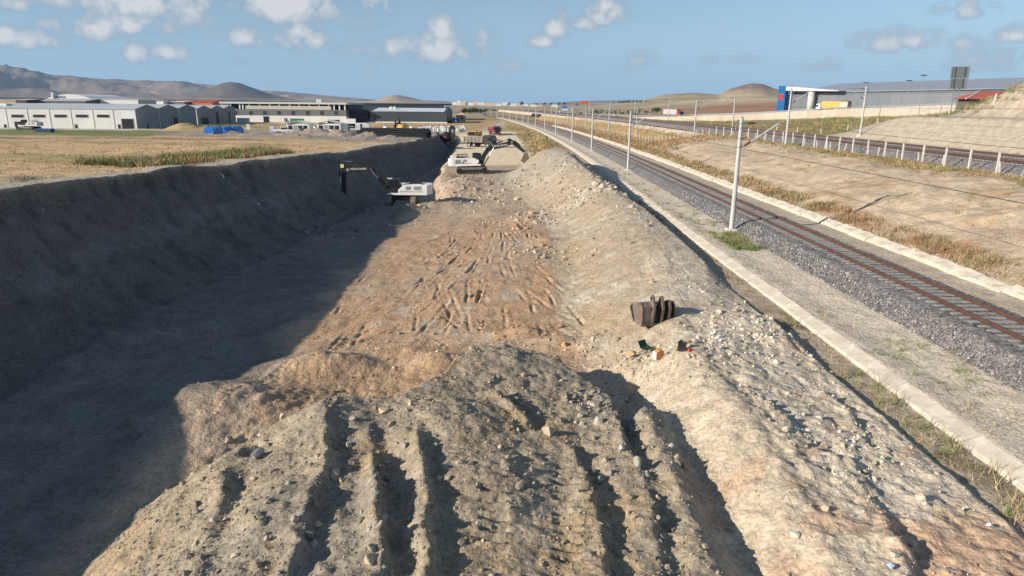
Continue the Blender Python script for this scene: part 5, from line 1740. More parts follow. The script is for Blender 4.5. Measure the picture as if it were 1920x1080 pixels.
def guard(label, xo, y0, y1, h=.85, post=4.0):
    root = empty('guard_rail', (float(wall_x(y0)) + xo, y0, road_z(y0)), 0, label, 'guard rail', 'highway guard rails')
    ys = np.arange(y0, y1, 8.0)
    o = road_strip('rail_beam', ((0, 0), (.06, .06), (.02, .16), (.06, .26), (0, .36), (-.03, .16)), xo, h - .36, ys, M_ZINC)
    o.parent = root; o.matrix_parent_inverse = Matrix.Translation(root.location).inverted()
    pm = MB().box(-.06, .06, -.06, .06, -.2, h).build('post', M_ZINC); me = pm.data; bpy.data.objects.remove(pm)
    y = y0
    while y < min(y1, y0 + 330):
        d_ = float(wall_x(y + 1) - wall_x(y - 1)) / 2; q = 1 / math.sqrt(1 + d_ * d_)
        p = bpy.data.objects.new('post', me); link(p, root)
        p.location = (float(wall_x(y)) + xo * q - root.location.x, y - d_ * q * xo - y0, road_z(y) - root.location.z)
        y += post


guard('galvanised guard rail along the wall edge of the highway', .9, 200, 900)
guard('galvanised guard rail on the far side of the highway', 14.0, 200, 700, .9)


# ------------------------------------------------------------------ halls and sheds
def hall(name, x0, x1, y0, y1, z0, eave, ridge, label, wallm, roofm, spans=1, along='x', group='industrial halls', cat='building', over=.25):
    """shed with gabled bays; ridges run along x (or y)"""
    root = empty(name, ((x0 + x1) / 2, y0, z0), 0, label, cat, group)
    ox, oy = (x0 + x1) / 2, y0
    w = MB()
    rf = MB()
    if along == 'x':
        d = (y1 - y0) / spans
        prof = [(y0, 0)]
        for k in range(spans):
            prof += [(y0 + k * d, eave - z0), (y0 + (k + .5) * d, ridge - z0)]
        prof += [(y1, eave - z0), (y1, 0)]
        w.prism([(a - oy, b) for a, b in prof], x0 - ox, x1 - ox, None, 'x')
        wo = w.build('wall', wallm, root)
        for k in range(spans):
            for a, b in ((0, .5), (.5, 1)):
                ya, yb = (k + a) * d, (k + b) * d
                za, zb3 = (eave, ridge) if a == 0 else (ridge, eave)
                if k == 0 and a == 0:
                    ya -= over; za -= over * (ridge - eave) / (d / 2)
                if k == spans - 1 and b == 1:
                    yb += over; zb3 -= over * (ridge - eave) / (d / 2)
                MB().prism([(ya, za - z0 + .01), (yb, zb3 - z0 + .01), (yb, zb3 - z0 + .16), (ya, za - z0 + .16)], x0 - ox - over, x1 - ox + over, None, 'x').build('roof', roofm, root)
    else:
        d = (x1 - x0) / spans
        prof = [(x0, 0)]
        for k in range(spans):
            prof += [(x0 + k * d, eave - z0), (x0 + (k + .5) * d, ridge - z0)]
        prof += [(x1, eave - z0), (x1, 0)]
        w.prism([(a - ox, b) for a, b in prof], 0, y1 - y0)
        wo = w.build('wall', wallm, root)
        for k in range(spans):
            for a, b in ((0, .5), (.5, 1)):
                xa, xb = x0 - ox + (k + a) * d, x0 - ox + (k + b) * d
                za, zb3 = (eave, ridge) if a == 0 else (ridge, eave)
                MB().prism([(xa, za - z0 + .01), (xb, zb3 - z0 + .01), (xb, zb3 - z0 + .16), (xa, za - z0 + .16)], -over, y1 - y0 + over).build('roof', roofm, root)
    return root


def opening(root, kind, xa, xb, za, zb2, m, y=0.0, frame=True, fm=None):
    """window or door on the front (y = const) face, set in a frame; coordinates in the world"""
    ox, oy, oz = root.location
    xa -= ox; xb -= ox; za -= oz; zb2 -= oz
    o = MB().box(xa, xb, y - .05, y + .1, za, zb2).build(kind, m, root)
    if frame:
        t = .12
        MB().box(xa - t, xb + t, y - .09, y, zb2, zb2 + t).box(xa - t, xb + t, y - .09, y, za - t, za).box(xa - t, xa, y - .09, y, za, zb2).box(xb, xb + t, y - .09, y, za, zb2).build('frame', fm or M_GREY, o)
    return o


M_CONWALL = mat('grey_concrete_wall', (.62, .61, .575), .85, 0, .10, .12, dirt=.2, dirtcol=(.42, .39, .34))
M_ROOFG = mat('pale_sheet_roof', (.43, .46, .48), .55, .1, .08, .08)
M_SLATE = mat('slate_cladding', (.062, .078, .092), .55, .1, .10, .1)
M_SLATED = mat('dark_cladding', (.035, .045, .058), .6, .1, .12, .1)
M_GWALL = mat('grey_cladding', (.155, .158, .17), .6, 0, .10, .1)
M_CREAM = mat('cream_band', (.50, .48, .40), .7, 0, .08, .1)
M_WWALL = mat('white_plinth', (.68, .68, .66), .7, 0, .08, .1)
M_VOID = mat('dark_opening', (.012, .012, .018), .5, 0, .1, .5)
M_BROWN = mat('brown_cladding', (.13, .105, .09), .7, 0, .2, .1)
M_TANW = mat('tan_wall', (.50, .33, .17), .8, 0, .15, .1)
M_REDROOF = mat('red_sheet_roof', (.36, .10, .07), .7, 0, .15, .15)


def xat(px, y):
    return aty(px, 230, y)[0]


def zat(px, py, y):
    return aty(px, py, y)[2]


YW = 246.0
zb0 = -.3
ws1 = hall('workshop', xat(-60, YW), xat(256, YW), YW, YW + 47, zb0, zat(150, 204, YW), zat(150, 204, YW) + 1.5, 'long grey concrete workshop with three gabled bays and slot windows', M_CONWALL, M_ROOFG, 3)
for px in (35, 75.5, 115.5, 155.5, 195):
    opening(ws1, 'window', xat(px - 11, YW), xat(px + 11, YW), zat(px, 220, YW), zat(px, 215.3, YW), M_VOID)
for px in (9, 62, 142, 223):
    opening(ws1, 'door', xat(px - 2.2, YW), xat(px + 2.2, YW), zb0 + .3, zat(px, 233.5, YW), M_VOID)
opening(ws1, 'sliding_door', xat(228.5, YW), xat(250.5, YW), zb0 + .3, zat(240, 223, YW), M_VOID)
for px in (-8, 14, 54, 95, 135, 176, 214):                       # pilasters between the precast wall panels
    MB().box(xat(px - .7, YW) - ws1.location.x, xat(px + .7, YW) - ws1.location.x, -.12, .02, 0, zat(150, 205, YW) - zb0 - .1).build('pilaster', M_CONWALL, ws1)


def side_door(root, xr, ya, yb, za, zb2, m, kind='door'):
    ox, oy, oz = root.location
    MB().box(xr - ox - .1, xr - ox + .06, ya - oy, yb - oy, za - oz, zb2 - oz).build(kind, m, root)


xs1 = xat(256, YW)
M_GABLE = mat('shaded_gable_cladding', (.25, .255, .255), .7, 0, .10, .15)  # grey cladding, darkened to put the gables' shade into its colour


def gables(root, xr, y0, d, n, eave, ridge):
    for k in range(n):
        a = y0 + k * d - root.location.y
        MB().prism([(a + .03, -.2), (a + d - .03, -.2), (a + d - .03, eave - root.location.z - .05), (a + d / 2, ridge - root.location.z - .05), (a + .03, eave - root.location.z - .05)], xr - root.location.x + .003, xr - root.location.x + .05, None, 'x').build('shaded_gable_cladding', M_GABLE, root)


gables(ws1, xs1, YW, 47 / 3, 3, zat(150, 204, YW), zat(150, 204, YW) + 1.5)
side_door(ws1, xs1, YW + 27, YW + 30.5, zb0, 3.6, M_VOID)
side_door(ws1, xs1, YW + 7, YW + 8, zb0, 1.9, M_VOID)
side_door(ws1, xs1, YW + 24.6, YW + 25.3, zb0, 1.9, M_VOID)
for yy in (16.0, 31.5):
    MB().cyl((xs1 - ws1.location.x + .14, yy, 0), (xs1 - ws1.location.x + .14, yy, 6.6), .12, .12, 8).build('downpipe', M_CAB, ws1)
YW2 = 303.0
x2 = xat(371, YW2)
ws2 = hall('workshop', x2 - 62, x2, YW2, YW2 + 42, zb0, zat(360, 204.5, YW2), zat(360, 204.5, YW2) + 1.4, 'second grey workshop standing behind the long concrete one', M_CONWALL, M_ROOFG, 3)
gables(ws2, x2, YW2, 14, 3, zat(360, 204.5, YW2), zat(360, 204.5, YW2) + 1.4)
opening(ws2, 'window', xat(351, YW2), xat(360, YW2), zat(355, 218, YW2), zat(355, 214.5, YW2), M_VOID)
side_door(ws2, x2, YW2 + 19, YW2 + 22, zb0, 5.2, M_VOID)
side_door(ws2, x2, YW2 + 33, YW2 + 35.5, zb0, 5.2, M_VOID)
side_door(ws2, x2, YW2 + 3.5, YW2 + 11, zb0, 2.8, M_GLASS, 'glazed_front')
# rooftop cabin on the left workshop
t = empty('roof_cabin', (xat(4, YW) - 1, YW + 3, zat(4, 207, YW) - .2), 0, 'white box cabin at the left end of the workshop roof', 'cabin')
MB().box(-1.4, 1.4, 0, 2.4, 0, 2.5).build('shell', M_CAB, t, .04); MB().box(-.9, -.1, -.04, .02, .9, 1.8).build('window', M_GLASS, t)

# long factory: plinth, grey storey, cream band, open top floor under a pale slab
YF = 357.0
xa, xb = xat(418, YF), xat(650, YF)
fac = empty('factory', ((xa + xb) / 2, YF, 0), 0, 'long factory with white plinth, grey storey and open columned top floor', 'building', 'industrial halls')
hx = (xb - xa) / 2
z1, z2, z3, z4, z5 = zat(530, 217, YF), zat(530, 205.3, YF), zat(530, 198.5, YF), zat(530, 195, YF), zat(530, 191.6, YF)
MB().box(-hx, hx, -.15, 40, -.5, z1).build('plinth', M_WWALL, fac)
MB().box(-hx, hx, 0, 40, z1 + .003, z2).build('wall', M_GWALL, fac)
MB().box(-hx + (463 - 418) * .273, hx - (650 - 622) * .273, -.2, 30, z2 + .003, z3).build('cream_parapet', M_CREAM, fac)
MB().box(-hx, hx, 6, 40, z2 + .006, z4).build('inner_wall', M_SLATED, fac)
MB().box(-hx - .6, hx + .6, -.8, 40, z4, z5).build('roof_slab', mat('pale_slab', (.56, .575, .55), .7, 0, .08, .1), fac)
for px in (420, 425, 430, 435, 452, 458, 470, 489, 508, 526, 545, 563, 582, 600, 618, 628, 638, 648):
    q = xat(px, YF) - fac.location.x
    MB().box(q - .3, q + .3, -.1, .5, z3 if 463 < px < 620 else z2, z4).build('column', M_WWALL, fac)
for px in (444, 472, 498, 525, 551, 578, 605, 631):
    opening(fac, 'window', xat(px - 3.6, YF), xat(px + 3.6, YF), zat(px, 215.5, YF), zat(px, 208, YF), M_SLATED, 0, True, M_GREY)
opening(fac, 'gate', xat(495, YF), xat(505, YF), -.3, zat(500, 218.3, YF), M_VOID, -.15)
for k in range(4):
    q = xat(582.5 + k * 2.6, YF) - fac.location.x
    MB().cyl((q, 14, z5), (q, 14, z5 + 1.7), .28, .28, 8).build('roof_vent', M_CAB, fac)
lw = empty('yard_wall', (xat(657, YF), YF - 1, 0), 0, 'low white wall running from the factory corner to the dark recess', 'wall')
MB().box(-1.9, 2.9, 0, .4, -.4, 2.0).build('wall', M_WWALL, lw)
rc = hall('annex', xat(648, YF + 6), xat(694, YF + 6), YF + 6, YF + 30, -.4, zat(670, 206, YF + 6), zat(670, 205, YF + 6), 'dark purple recessed annex between the factory and the slate hall', mat('plum_cladding', (.035, .03, .042), .7, 0, .15, .1), M_SLATED)
MB().box(1.5, 5.5, -.5, 3, 2.6, 2.9).build('canopy', M_SLATE, rc)

YS = 363.0
xa, xb = xat(691, YS), xat(838, YS)
zs, zr_ = zat(760, 209, YS), zat(760, 202.6, YS)
sl = empty('slate_hall', ((xa + xb) / 2, YS, 0), 0, 'slate grey hall with pale roof strip and white footing', 'building', 'industrial halls')
hx = (xb - xa) / 2
npan = 24
for k in range(npan):
    a = -hx + 2 * hx * k / npan
    MB().box(a + .02, a + 2 * hx / npan - .02, 0, .3, .55, zs).build('wall_panel', M_SLATE, sl)
MB().box(-hx, hx, .31, 34, .0, zs - .05).build('wall', M_SLATE, sl)
MB().box(-hx - .1, hx + .1, -.25, .3, -.5, .54).build('footing', M_WWALL, sl)
MB().prism([(-.2, zs + .02), (17, zr_), (34, zs + .02), (34, zs - .04), (-.2, zs - .04)], -hx + 1.2, hx - 1.2, None, 'x').build('roof', mat('pale_roof_strip', (.58, .62, .63), .6, .1, .06, .1), sl)
for s in (-1, 1):
    MB().prism([(-.25, zs - .1), (-.25, zs + .35), (17, zr_ + .5), (34, zs + .3), (34, zs - .1)], s * (hx - .6) - .6, s * (hx - .6) + .6, None, 'x').build('gable_parapet', M_SLATE, sl)
for px in (727, 734):
    q = xat(px, YS) - sl.location.x
    MB().box(q - .6, q + .6, 10, 11.5, zr_ - 1, zr_ + .6).build('roof_unit', M_CAB, sl)
hall('dark_hall', xat(655, 430), xat(834, 430), 430, 480, -.5, zat(740, 195, 430), zat(740, 194, 430), 'very dark flat hall rising behind the slate hall', M_SLATED, M_SLATED)

# sheds and roofs behind the workshops
for (px0, px1, pyt, pyr, yy, lab, wm, rm) in ((-80, 36, 188.5, 186.5, 420, 'orange tan shed wall at the far left behind the workshop', M_TANW, M_ROOFG),
                                              (36, 56, 187.5, 186, 415, 'dark maroon shed with white roof box at the far left', mat('maroon_shed', (.09, .04, .06), .7, 0, .15, .1), M_CAB),
                                              (72, 166, 189.5, 185.5, 425, 'brown walled shed with grey roof below the lettered hall', M_BROWN, M_ROOFG),
                                              (168, 264, 186.6, 184.8, 440, 'long white shed behind the middle of the workshop roof', M_WWALL, M_ROOFG),
                                              (264, 298, 188, 186.5, 435, 'dark glazed shed between the white shed and the red roofs', M_SLATE, M_GREY),
                                              (298, 311, 189.5, 188.8, 420, 'small white block in front of the red roofs', M_WWALL, M_WWALL),
                                              (312, 350, 191, 189.8, 425, 'low white shed before the long red roof', M_GWALL, M_WWALL),
                                              (300, 366, 189.8, 187.8, 470, 'long red roofed shed behind the workshops', M_GWALL, M_REDROOF),
                                              (364, 402, 192, 188.2, 430, 'orange red shed left of the long factory', mat('orange_red_wall', (.50, .15, .09), .7, 0, .12, .1), M_REDROOF)):
    hall('shed', xat(px0, yy), xat(px1, yy), yy, yy + 26, -.5, zat((px0 + px1) / 2, pyt, yy), zat((px0 + px1) / 2, pyr, yy), lab, wm, rm)
YM = 600.0
mk = empty('lettered_hall', (xat(120, YM), YM, -.5), 0, 'white arched hall with dark blue lettering on its front', 'building', 'industrial halls')
x0, x1 = xat(92, YM) - mk.location.x, xat(182, YM) - mk.location.x
ze = zat(120, 187, YM) + .5; zt_ = zat(120, 176.3, YM) + .5
arc = [(x0 + (x1 - x0) * t, ze - 2.0 + (zt_ - ze + 2.0) * math.sin(math.pi * (.08 + .84 * t)) ** .8) for t in np.linspace(0, 1, 13)]
MB().prism([(x0, 0)] + arc + [(x1, 0)], 0, 60).build('shell', M_WWALL, mk)
MB().box(xat(106, YM) - mk.location.x, xat(109.5, YM) - mk.location.x, -1.5, 0, 0, zat(108, 173.5, YM) + .5).build('pylon', M_WWALL, mk)
text('sign_letters', 'MEKRA', 2.6, mat('navy_letters', (.02, .05, .16), .6), mk, (xat(120.5, YM) - mk.location.x, -.12, zat(120, 182.2, YM) + .5), (math.pi / 2, 0, 0), .05, 1.12)

# guard house and gantry right of the slate hall
YG = 399.0
gh = empty('guard_house', (xat(864, YG), YG, 0), 0, 'small beige house with pinkish hipped roof on the dirt road', 'house')
M_BEIGEW = mat('beige_render', (.58, .47, .36), .8, 0, .1, .5)
zg = zat(864, 216.5, YG)
MB().box(-2.6, 2.6, 0, 5, -.3, zg).build('wall', M_BEIGEW, gh)
MB().add([(-3.1, -.5, zg), (3.1, -.5, zg), (3.1, 5.5, zg), (-3.1, 5.5, zg), (-.9, 2.5, zg + 1.5), (.9, 2.5, zg + 1.5)], [(0, 1, 5, 4), (1, 2, 5), (2, 3, 4, 5), (3, 0, 4), (0, 3, 2, 1)]).build('roof', mat('pink_roof_tile', (.56, .33, .25), .8, 0, .15, .8), gh)
MB().box(.1, 1.3, -.04, .02, 1.2, 2.6).build('window', M_VOID, gh)
MB().box(-1.4, -1.0, 2, 2.4, zg + .6, zg + 2.1).build('chimney', M_REDROOF, gh)
ga = empty('gantry', (xat(846, 392), 392, 0), 0, 'white pipe gantry beside the corner of the slate hall', 'gantry')
zz = zat(846, 199, 392)
MB().cyl((0, 0, 0), (0, 0, zz), .14, .14, 8).build('leg', M_CAB, ga); MB().cyl((-3.6, 0, 0), (-3.6, 0, zz), .14, .14, 8).build('leg', M_CAB, ga)
MB().cyl((-3.8, 0, zz), (.2, 0, zz), .14, .14, 8).build('crossbar', M_CAB, ga)

# silver warehouse on the right, beyond the highway
YA_ = 352.0
WA = Vector((aty(1480, 200, YA_)[0], YA_, 0)); WB_ = Vector((aty(1900, 180, 246)[0], 246, 0)); wu = (WB_ - WA).normalized()
wyaw = math.atan2(wu.y, wu.x)
wh = empty('warehouse', (WA.x, WA.y, 8.0), wyaw, 'big silver warehouse with blue end pylon and white portal', 'building', 'industrial halls')
M_SILVER = [mat('silver_cladding_%s' % c, k, .40, .35, .06, .05, spec=.5) for c, k in (('plain', (.215, .235, .25)), ('pale', (.235, .25, .262)), ('dull', (.20, .222, .238)))]
EH = 16.3 - 8.0
WL = 150.0
nP = 25
for k in range(nP):
    a = 1.5 + k * (WL - 3) / nP
    MB().box(a + .03, a + (WL - 3) / nP - .03, .0, .35, -1.5, EH).build('wall_panel', M_SILVER[int(rng.integers(3))], wh)
MB().box(1.5, WL - 1.5, .36, 56, -1.5, EH - .02).build('wall', M_SILVER[0], wh)
MB().prism([(-.3, EH), (28, EH + 4.6), (56.3, EH), (56.3, EH + .25), (28, EH + 4.9), (-.3, EH + .28)], 1.5, WL - 1, None, 'x').build('roof', mat('lavender_sheet_roof', (.30, .32, .36), .5, .2, .06, .08), wh)
MB().box(1.5, WL - 1.2, -.45, -.02, EH - .25, EH + .02).build('gutter', M_SLATED, wh)
py_ = MB().box(-3.8, 1.45, -4.4, -.1, -2.5, 19.6 - 8).build('blue_pylon', mat('pylon_blue', (.012, .10, .26), .5, 0, .1, .3), wh, .05)
MB().box(-3.86, -3.81, -3.6, -1.6, 5.0, 7.9).build('red_badge', M_RED, py_)
MB().box(-2.9, .3, -4.52, -4.41, 5.0, 7.9).build('red_badge', M_RED, py_)
MB().prism([(1.47, 11.4), (36, EH + .6), (36, EH + .3), (1.47, 11.4 - 2.1)], -4.4, -.47).build('white_fascia', mat('fascia_white', (.50, .50, .48), .5, 0, .06, .3), wh, .03)
MB().cyl((17.5, -2.6, -1.5), (17.5, -2.6, EH + .4), 1.55, 1.55, 20).build('portal_column', MATS['fascia_white'], wh, 0, True)
MB().prism([(WL - 22, EH - 1), (WL - 8, EH - 1), (WL - 8, EH + 7.5), (WL - 13, EH + 7.5)], -2.5, 2.5).build('blue_canopy', MATS['pylon_blue'], wh)


def lamp_post(px, pyt, y, label):
    x, _, zt2 = aty(px, pyt, y)
    zb4 = float(wall_z(y)) - .3
    r = empty('lamp_post', (x, y, zb4), 0, label, 'lamp post', 'floodlight posts beyond the highway')
    MB().cyl((0, 0, 0), (0, 0, zt2 - zb4), .13, .08, 8).build('pole', M_ZINC, r)
    MB().box(-1.0, 1.0, -.15, .15, zt2 - zb4, zt2 - zb4 + .28).build('lamp_head', M_DARK, r)
    return r


lamp_post(1624, 156, 262, 'floodlight post behind a mast at the middle of the warehouse front')
lamp_post(1732, 142, 236, 'tall floodlight post right of the middle of the warehouse')
lamp_post(1705, 152, 246, 'short floodlight post left of the tall one')

# the back of a big road sign
YSG = 185.0
sx_, _, szt = aty(1802, 125, YSG); _, _, szb = aty(1802, 167, YSG)
sg = empty('road_sign', (sx_, YSG, 0), math.radians(-8), 'back of a large grey road sign of two stacked panels', 'sign')
zm = szb + (szt - szb) * .47
zgd = gz(sx_, YSG)
M_SGN = mat('grey_sign_back', (.17, .195, .20), .6, .2, .12, 1)
M_SGND = mat('dark_sign_rib', (.07, .08, .085), .6, .2, .12, 1)
pa = MB().box(-2.2, 2.2, 0, .08, zm + .05, szt).build('sign_panel', M_SGN, sg)
pb = MB().box(-2.0, 2.0, 0, .08, szb, zm - .05).build('sign_panel', M_SGN, sg)
for o, z0, z1_, w in ((pa, zm + .1, szt - .05, 2.1), (pb, szb + .05, zm - .1, 1.9)):
    for q in (-.95, -.55, .55, .95):
        MB().box(q * w - .07, q * w + .07, -.12, -.003, z0, z1_).build('rib', M_SGND if abs(q) < .9 else M_ZINC, o)
    MB().box(-w, w, -.16, -.122, z0, z0 + .14).build('rib', M_ZINC, o)
for q in (-.62, .62):
    MB().box(q - .12, q + .12, .09, .3, zgd - .3, szt - .3).build('leg', M_ZINC, sg)
# red roofed house behind the hill
YHH = 196.0
hx_, _, hz_ = aty(1862, 165.5, YHH)
hh = empty('house', (hx_, YHH, hz_ - 5.9), math.radians(-6), 'house with red hipped roof and white edge half hidden behind the hill', 'house')
MB().box(-5.5, 5, 0, 7, -2, 3.0).build('wall', M_BROWN, hh)
MB().add([(-7.0, -.8, 3.0), (5.5, -.8, 3.0), (5.5, 7.8, 3.0), (-7.0, 7.8, 3.0), (-1.5, 3.5, 5.2), (5.5, 3.5, 5.2)], [(0, 1, 5, 4), (1, 2, 5), (2, 3, 4, 5), (3, 0, 4), (0, 3, 2, 1)]).build('roof', M_REDROOF, hh)
MB().cyl((-7.0, -.8, 3.05), (-1.5, 3.5, 5.25), .16, .16, 6).build('white_hip', M_WWALL, hh)


def board(px, pyt, pyb, y, w, m, label, legs, pole_to, extra=None):
    x, _, zt2 = aty(px, pyt, y); zb4 = zat(px, pyb, y)
    g0 = zat(px, pole_to, y)
    r = empty('road_sign', (x, y, 0), 0, label, 'sign')
    p = MB().box(-w / 2, w / 2, 0, .12, zb4, zt2).build('sign_panel', m, r)
    for q in legs:
        MB().cyl((q, .25, g0), (q, .25, zt2 - .1), .13, .13, 8).build('leg', M_GREY, r)
    if extra:
        MB().box(-w / 2 + .1, w / 2 - .1, -.02, -.003, zb4 + .1, zb4 + (zt2 - zb4) * .42).build('lower_field', extra, p)
    return r


board(1096, 189, 195.5, 395, 4.9, mat('orange_red_board', (.55, .14, .06), .6, 0, .12, .5), 'orange red billboard on one post far along the highway', (0,), 212)
board(1059, 199, 207.3, 420, 3.4, mat('sign_blue', (.03, .18, .55), .5, 0, .05, .5), 'small blue and white road sign far along the highway', (-1, 1), 210, M_WHITE)

# ------------------------------------------------------------------ yard between pit and factory
def cabin(px, py, w, d, h, label, m, roof, gable=.7):
    x, y, z = place(px, py)
    r = empty('site_cabin', (x, y, z), 0, label, 'site cabin', 'site cabins and containers')
    MB().box(-w / 2, w / 2, 0, d, 0, h).build('wall', m, r, .03)
    MB().prism([(-w / 2 - .3, h + .005), (0, h + gable), (w / 2 + .3, h + .005), (w / 2 + .3, h + .12), (0, h + gable + .14), (-w / 2 - .3, h + .12)], -.5, d + .2).build('roof', roof, r)
    n = 4
    for k in range(n):
        a = -w / 2 + .35 + k * (w - .7) / n
        kind = 'door' if k == 1 else 'window'
        z0, z1_ = (.05, 2.05) if k == 1 else (.85, 1.95)
        MB().box(a + .15, a + (w - .7) / n - .15, -.05, .02, z0, z1_).build(kind, M_GLASS if k != 1 else M_GREY, r)
    return r


cabin(559, 248, 6.6, 4.5, 2.5, 'white site cabin with shallow gabled roof and dark windows', M_CAB, M_CAB)
cabin(617, 248, 7.0, 4.5, 2.5, 'white site cabin next to the green grey container', M_CAB, M_WHITE, .8)
x, y, z = place(672, 247)
lt = empty('lean_to', (x - 1.5, y + 1, z), 0, 'white roofed lean-to sheltering a pickup', 'shelter')
MB().box(-4, 4, 0, 4.5, 2.5, 2.65).build('roof', M_WHITE, lt)
for q in (-3.8, 3.8):
    for w in (.1, 4.3):
        MB().cyl((q, w, 0), (q, w, 2.5), .06, .06, 6).build('post', M_GREY, lt)
MB().box(-3.9, 3.9, 4.35, 4.45, 0, 2.4).build('back_wall', M_DARK, lt)


def container(px, py, w, d, h, m, label, yaw=0.0):
    x, y, z = place(px, py)
    r = empty('container', (x, y, z), yaw, label, 'container', 'site cabins and containers')
    MB().box(-w / 2, w / 2, 0, d, .1, h).build('shell', m, r, .03)
    rb = MB()
    n = int(w / .35)
    for k in range(n):
        a = -w / 2 + .15 + k * (w - .3) / n
        rb.box(a, a + .14, -.04, -.003, .25, h - .15)
    o = rb.build('corrugation', m, r); o['kind'] = 'stuff'
    for a in (-w / 2, w / 2 - .12):
        MB().box(a, a + .12, -.06, -.004, .1, h).build('corner_post', m, r)
    return r


container(644, 247, 3.0, 2.4, 2.5, mat('green_grey', (.20, .27, .25), .6, 0, .12, .6), 'green grey container right of the second cabin')
container(551, 230.2, 8.6, 2.5, 2.0, M_GREEN, 'long green container before the white factory plinth')
container(455, 231, 5.2, 2.5, 2.4, mat('pale_container', (.52, .55, .52), .6, 0, .1, .6), 'pale container at the left end of the factory')
container(625, 231, 5.4, 2.5, 1.6, M_DARK, 'low dark container by the right end of the factory')
container(671, 248, 1.4, 1.4, 2.5, M_CAB, 'tall white box beside the lean-to post')
container(686, 248, 2.0, 1.6, 2.4, M_CAB, 'white box cabin left of the black pipes')
container(510, 248.5, 1.3, 1.3, 1.7, mat('lilac_white', (.58, .58, .68), .6, 0, .1, .6), 'small bluish white kiosk left of the first cabin')
container(80, 248.5, 4.2, 2.0, 1.0, mat('navy_skip', (.05, .10, .20), .6, 0, .15, .6), 'low navy blue skip beside the parked excavator')


def tarp(px, py, w, label):
    x, y, z = place(px, py)
    r = empty('covered_stack', (x, y, z), 0, label, 'covered stack', 'stacks under blue tarpaulin')
    n = 9
    prof = []
    for k in range(n + 1):
        t = math.pi * k / n
        prof.append((-w / 2 * math.cos(t) * (1 + .06 * math.sin(5 * t + px)), 1.75 * math.sin(t) ** .55 * (1 + .05 * math.cos(7 * t + px))))
    MB().prism(prof, 0, 5.5).build('tarpaulin', M_TARP, r, .06)
    MB().box(-w / 2 + .2, w / 2 - .2, -.25, 5.3, -.05, .14).build('pallet', mat('pallet_wood', (.35, .25, .15), .8), r)
    for q in (1.2, 3.4):
        MB().prism([(a * 1.01, b * 1.015) for a, b in prof], q, q + .12).build('strap', M_WHITE, r)


tarp(392, 250.5, 2.9, 'leftmost stack covered with bright blue tarpaulin')
tarp(413, 250, 3.4, 'middle stack covered with bright blue tarpaulin')
tarp(433, 249, 3.2, 'rightmost stack covered with bright blue tarpaulin')
x, y, z = place(466, 244)
r = empty('notice_board', (x, y, z), math.radians(8), 'tall white notice board standing alone on the grass', 'notice board')
MB().box(-.55, .55, 0, .12, .15, 2.0).build('board', M_WHITE, r, .02)
for q in (-.4, .4):
    MB().box(q - .05, q + .05, .12, .2, -.2, 1.6).build('leg', M_GREY, r)
FL = [mat('flag_white', (.75, .75, .74), .8), M_RED, mat('flag_blue', (.10, .14, .38), .8), mat('flag_pale', (.66, .68, .72), .8)]
for i, (px, lab) in enumerate(((529, 'leftmost flagpole with white flag before the first cabin'), (533, 'second flagpole with red flag before the first cabin'), (537, 'third flagpole with blue flag before the first cabin'), (541, 'rightmost flagpole with pale flag before the first cabin'))):
    x, y, z = place(px, 246)
    r = empty('flagpole', (x, y, z), 0, lab, 'flagpole', 'flagpoles before the site cabin')
    MB().cyl((0, 0, 0), (0, 0, 4.3), .06, .04, 6).build('pole', M_WHITE, r)
    fl = MB()
    for k in range(6):
        a, b = k * .16, (k + 1) * .16
        fl.add([(a, .08 * math.sin(k * 1.1), 3.3 - a * .35), (b, .08 * math.sin((k + 1) * 1.1), 3.3 - b * .35), (b, .08 * math.sin((k + 1) * 1.1), 4.2 - b * .45), (a, .08 * math.sin(k * 1.1), 4.2 - a * .45)], [(0, 1, 2, 3)])
    fl.build('flag', FL[i], r)

# stack of black plastic pipes
x, y, z = place(737, 258)
ps = empty('pipe_stack', (x, y, z), math.radians(-2), 'long stack of thick black plastic pipes', 'pipe stack')
rr = .29
hb = [(0, 9), (1, 8), (2, 6), (3, 4)]
for lv, n in hb:
    for k in range(n):
        yy = k * .6 + lv * .3
        L = rng.uniform(7.6, 8.2)
        off = rng.uniform(-.5, .5)
        zz = rr + lv * .52
        m = MB()
        nn = 12
        V = []
        for q in (-L + off, L + off):
            for rad in (rr, rr * .84):
                for j in range(nn):
                    t = 2 * math.pi * j / nn
                    V.append((q, yy + rad * math.cos(t), zz + rad * math.sin(t)))
        F = []
        for j in range(nn):
            j2 = (j + 1) % nn
            F += [(j, j2, 2 * nn + j2, 2 * nn + j), (nn + j, 3 * nn + j, 3 * nn + j2, nn + j2), (j, nn + j, nn + j2, j2), (2 * nn + j, 2 * nn + j2, 3 * nn + j2, 3 * nn + j)]
        m.add(V, F).build('pipe', M_PIPE, ps)
x, y, z = place(676, 253)
pc = empty('pipe_coil', (x, y, z), 0, 'loose heap of coiled black pipe left of the pipe stack', 'pipe coil')
for q in range(4):
    mb = MB()
    R0 = 1.3 - .12 * q
    pr = None
    for k in range(25):
        t = 2 * math.pi * k / 24
        p = Vector((R0 * 1.9 * math.cos(t) + .2 * q, 1.0 + R0 * .8 * math.sin(t), .2 + .28 * q + .1 * math.sin(3 * t + q)))
        if pr is not None:
            mb.cyl(pr, p, .16, .16, 6, False)
        pr = p
    mb.build('coil', M_PIPE, pc)

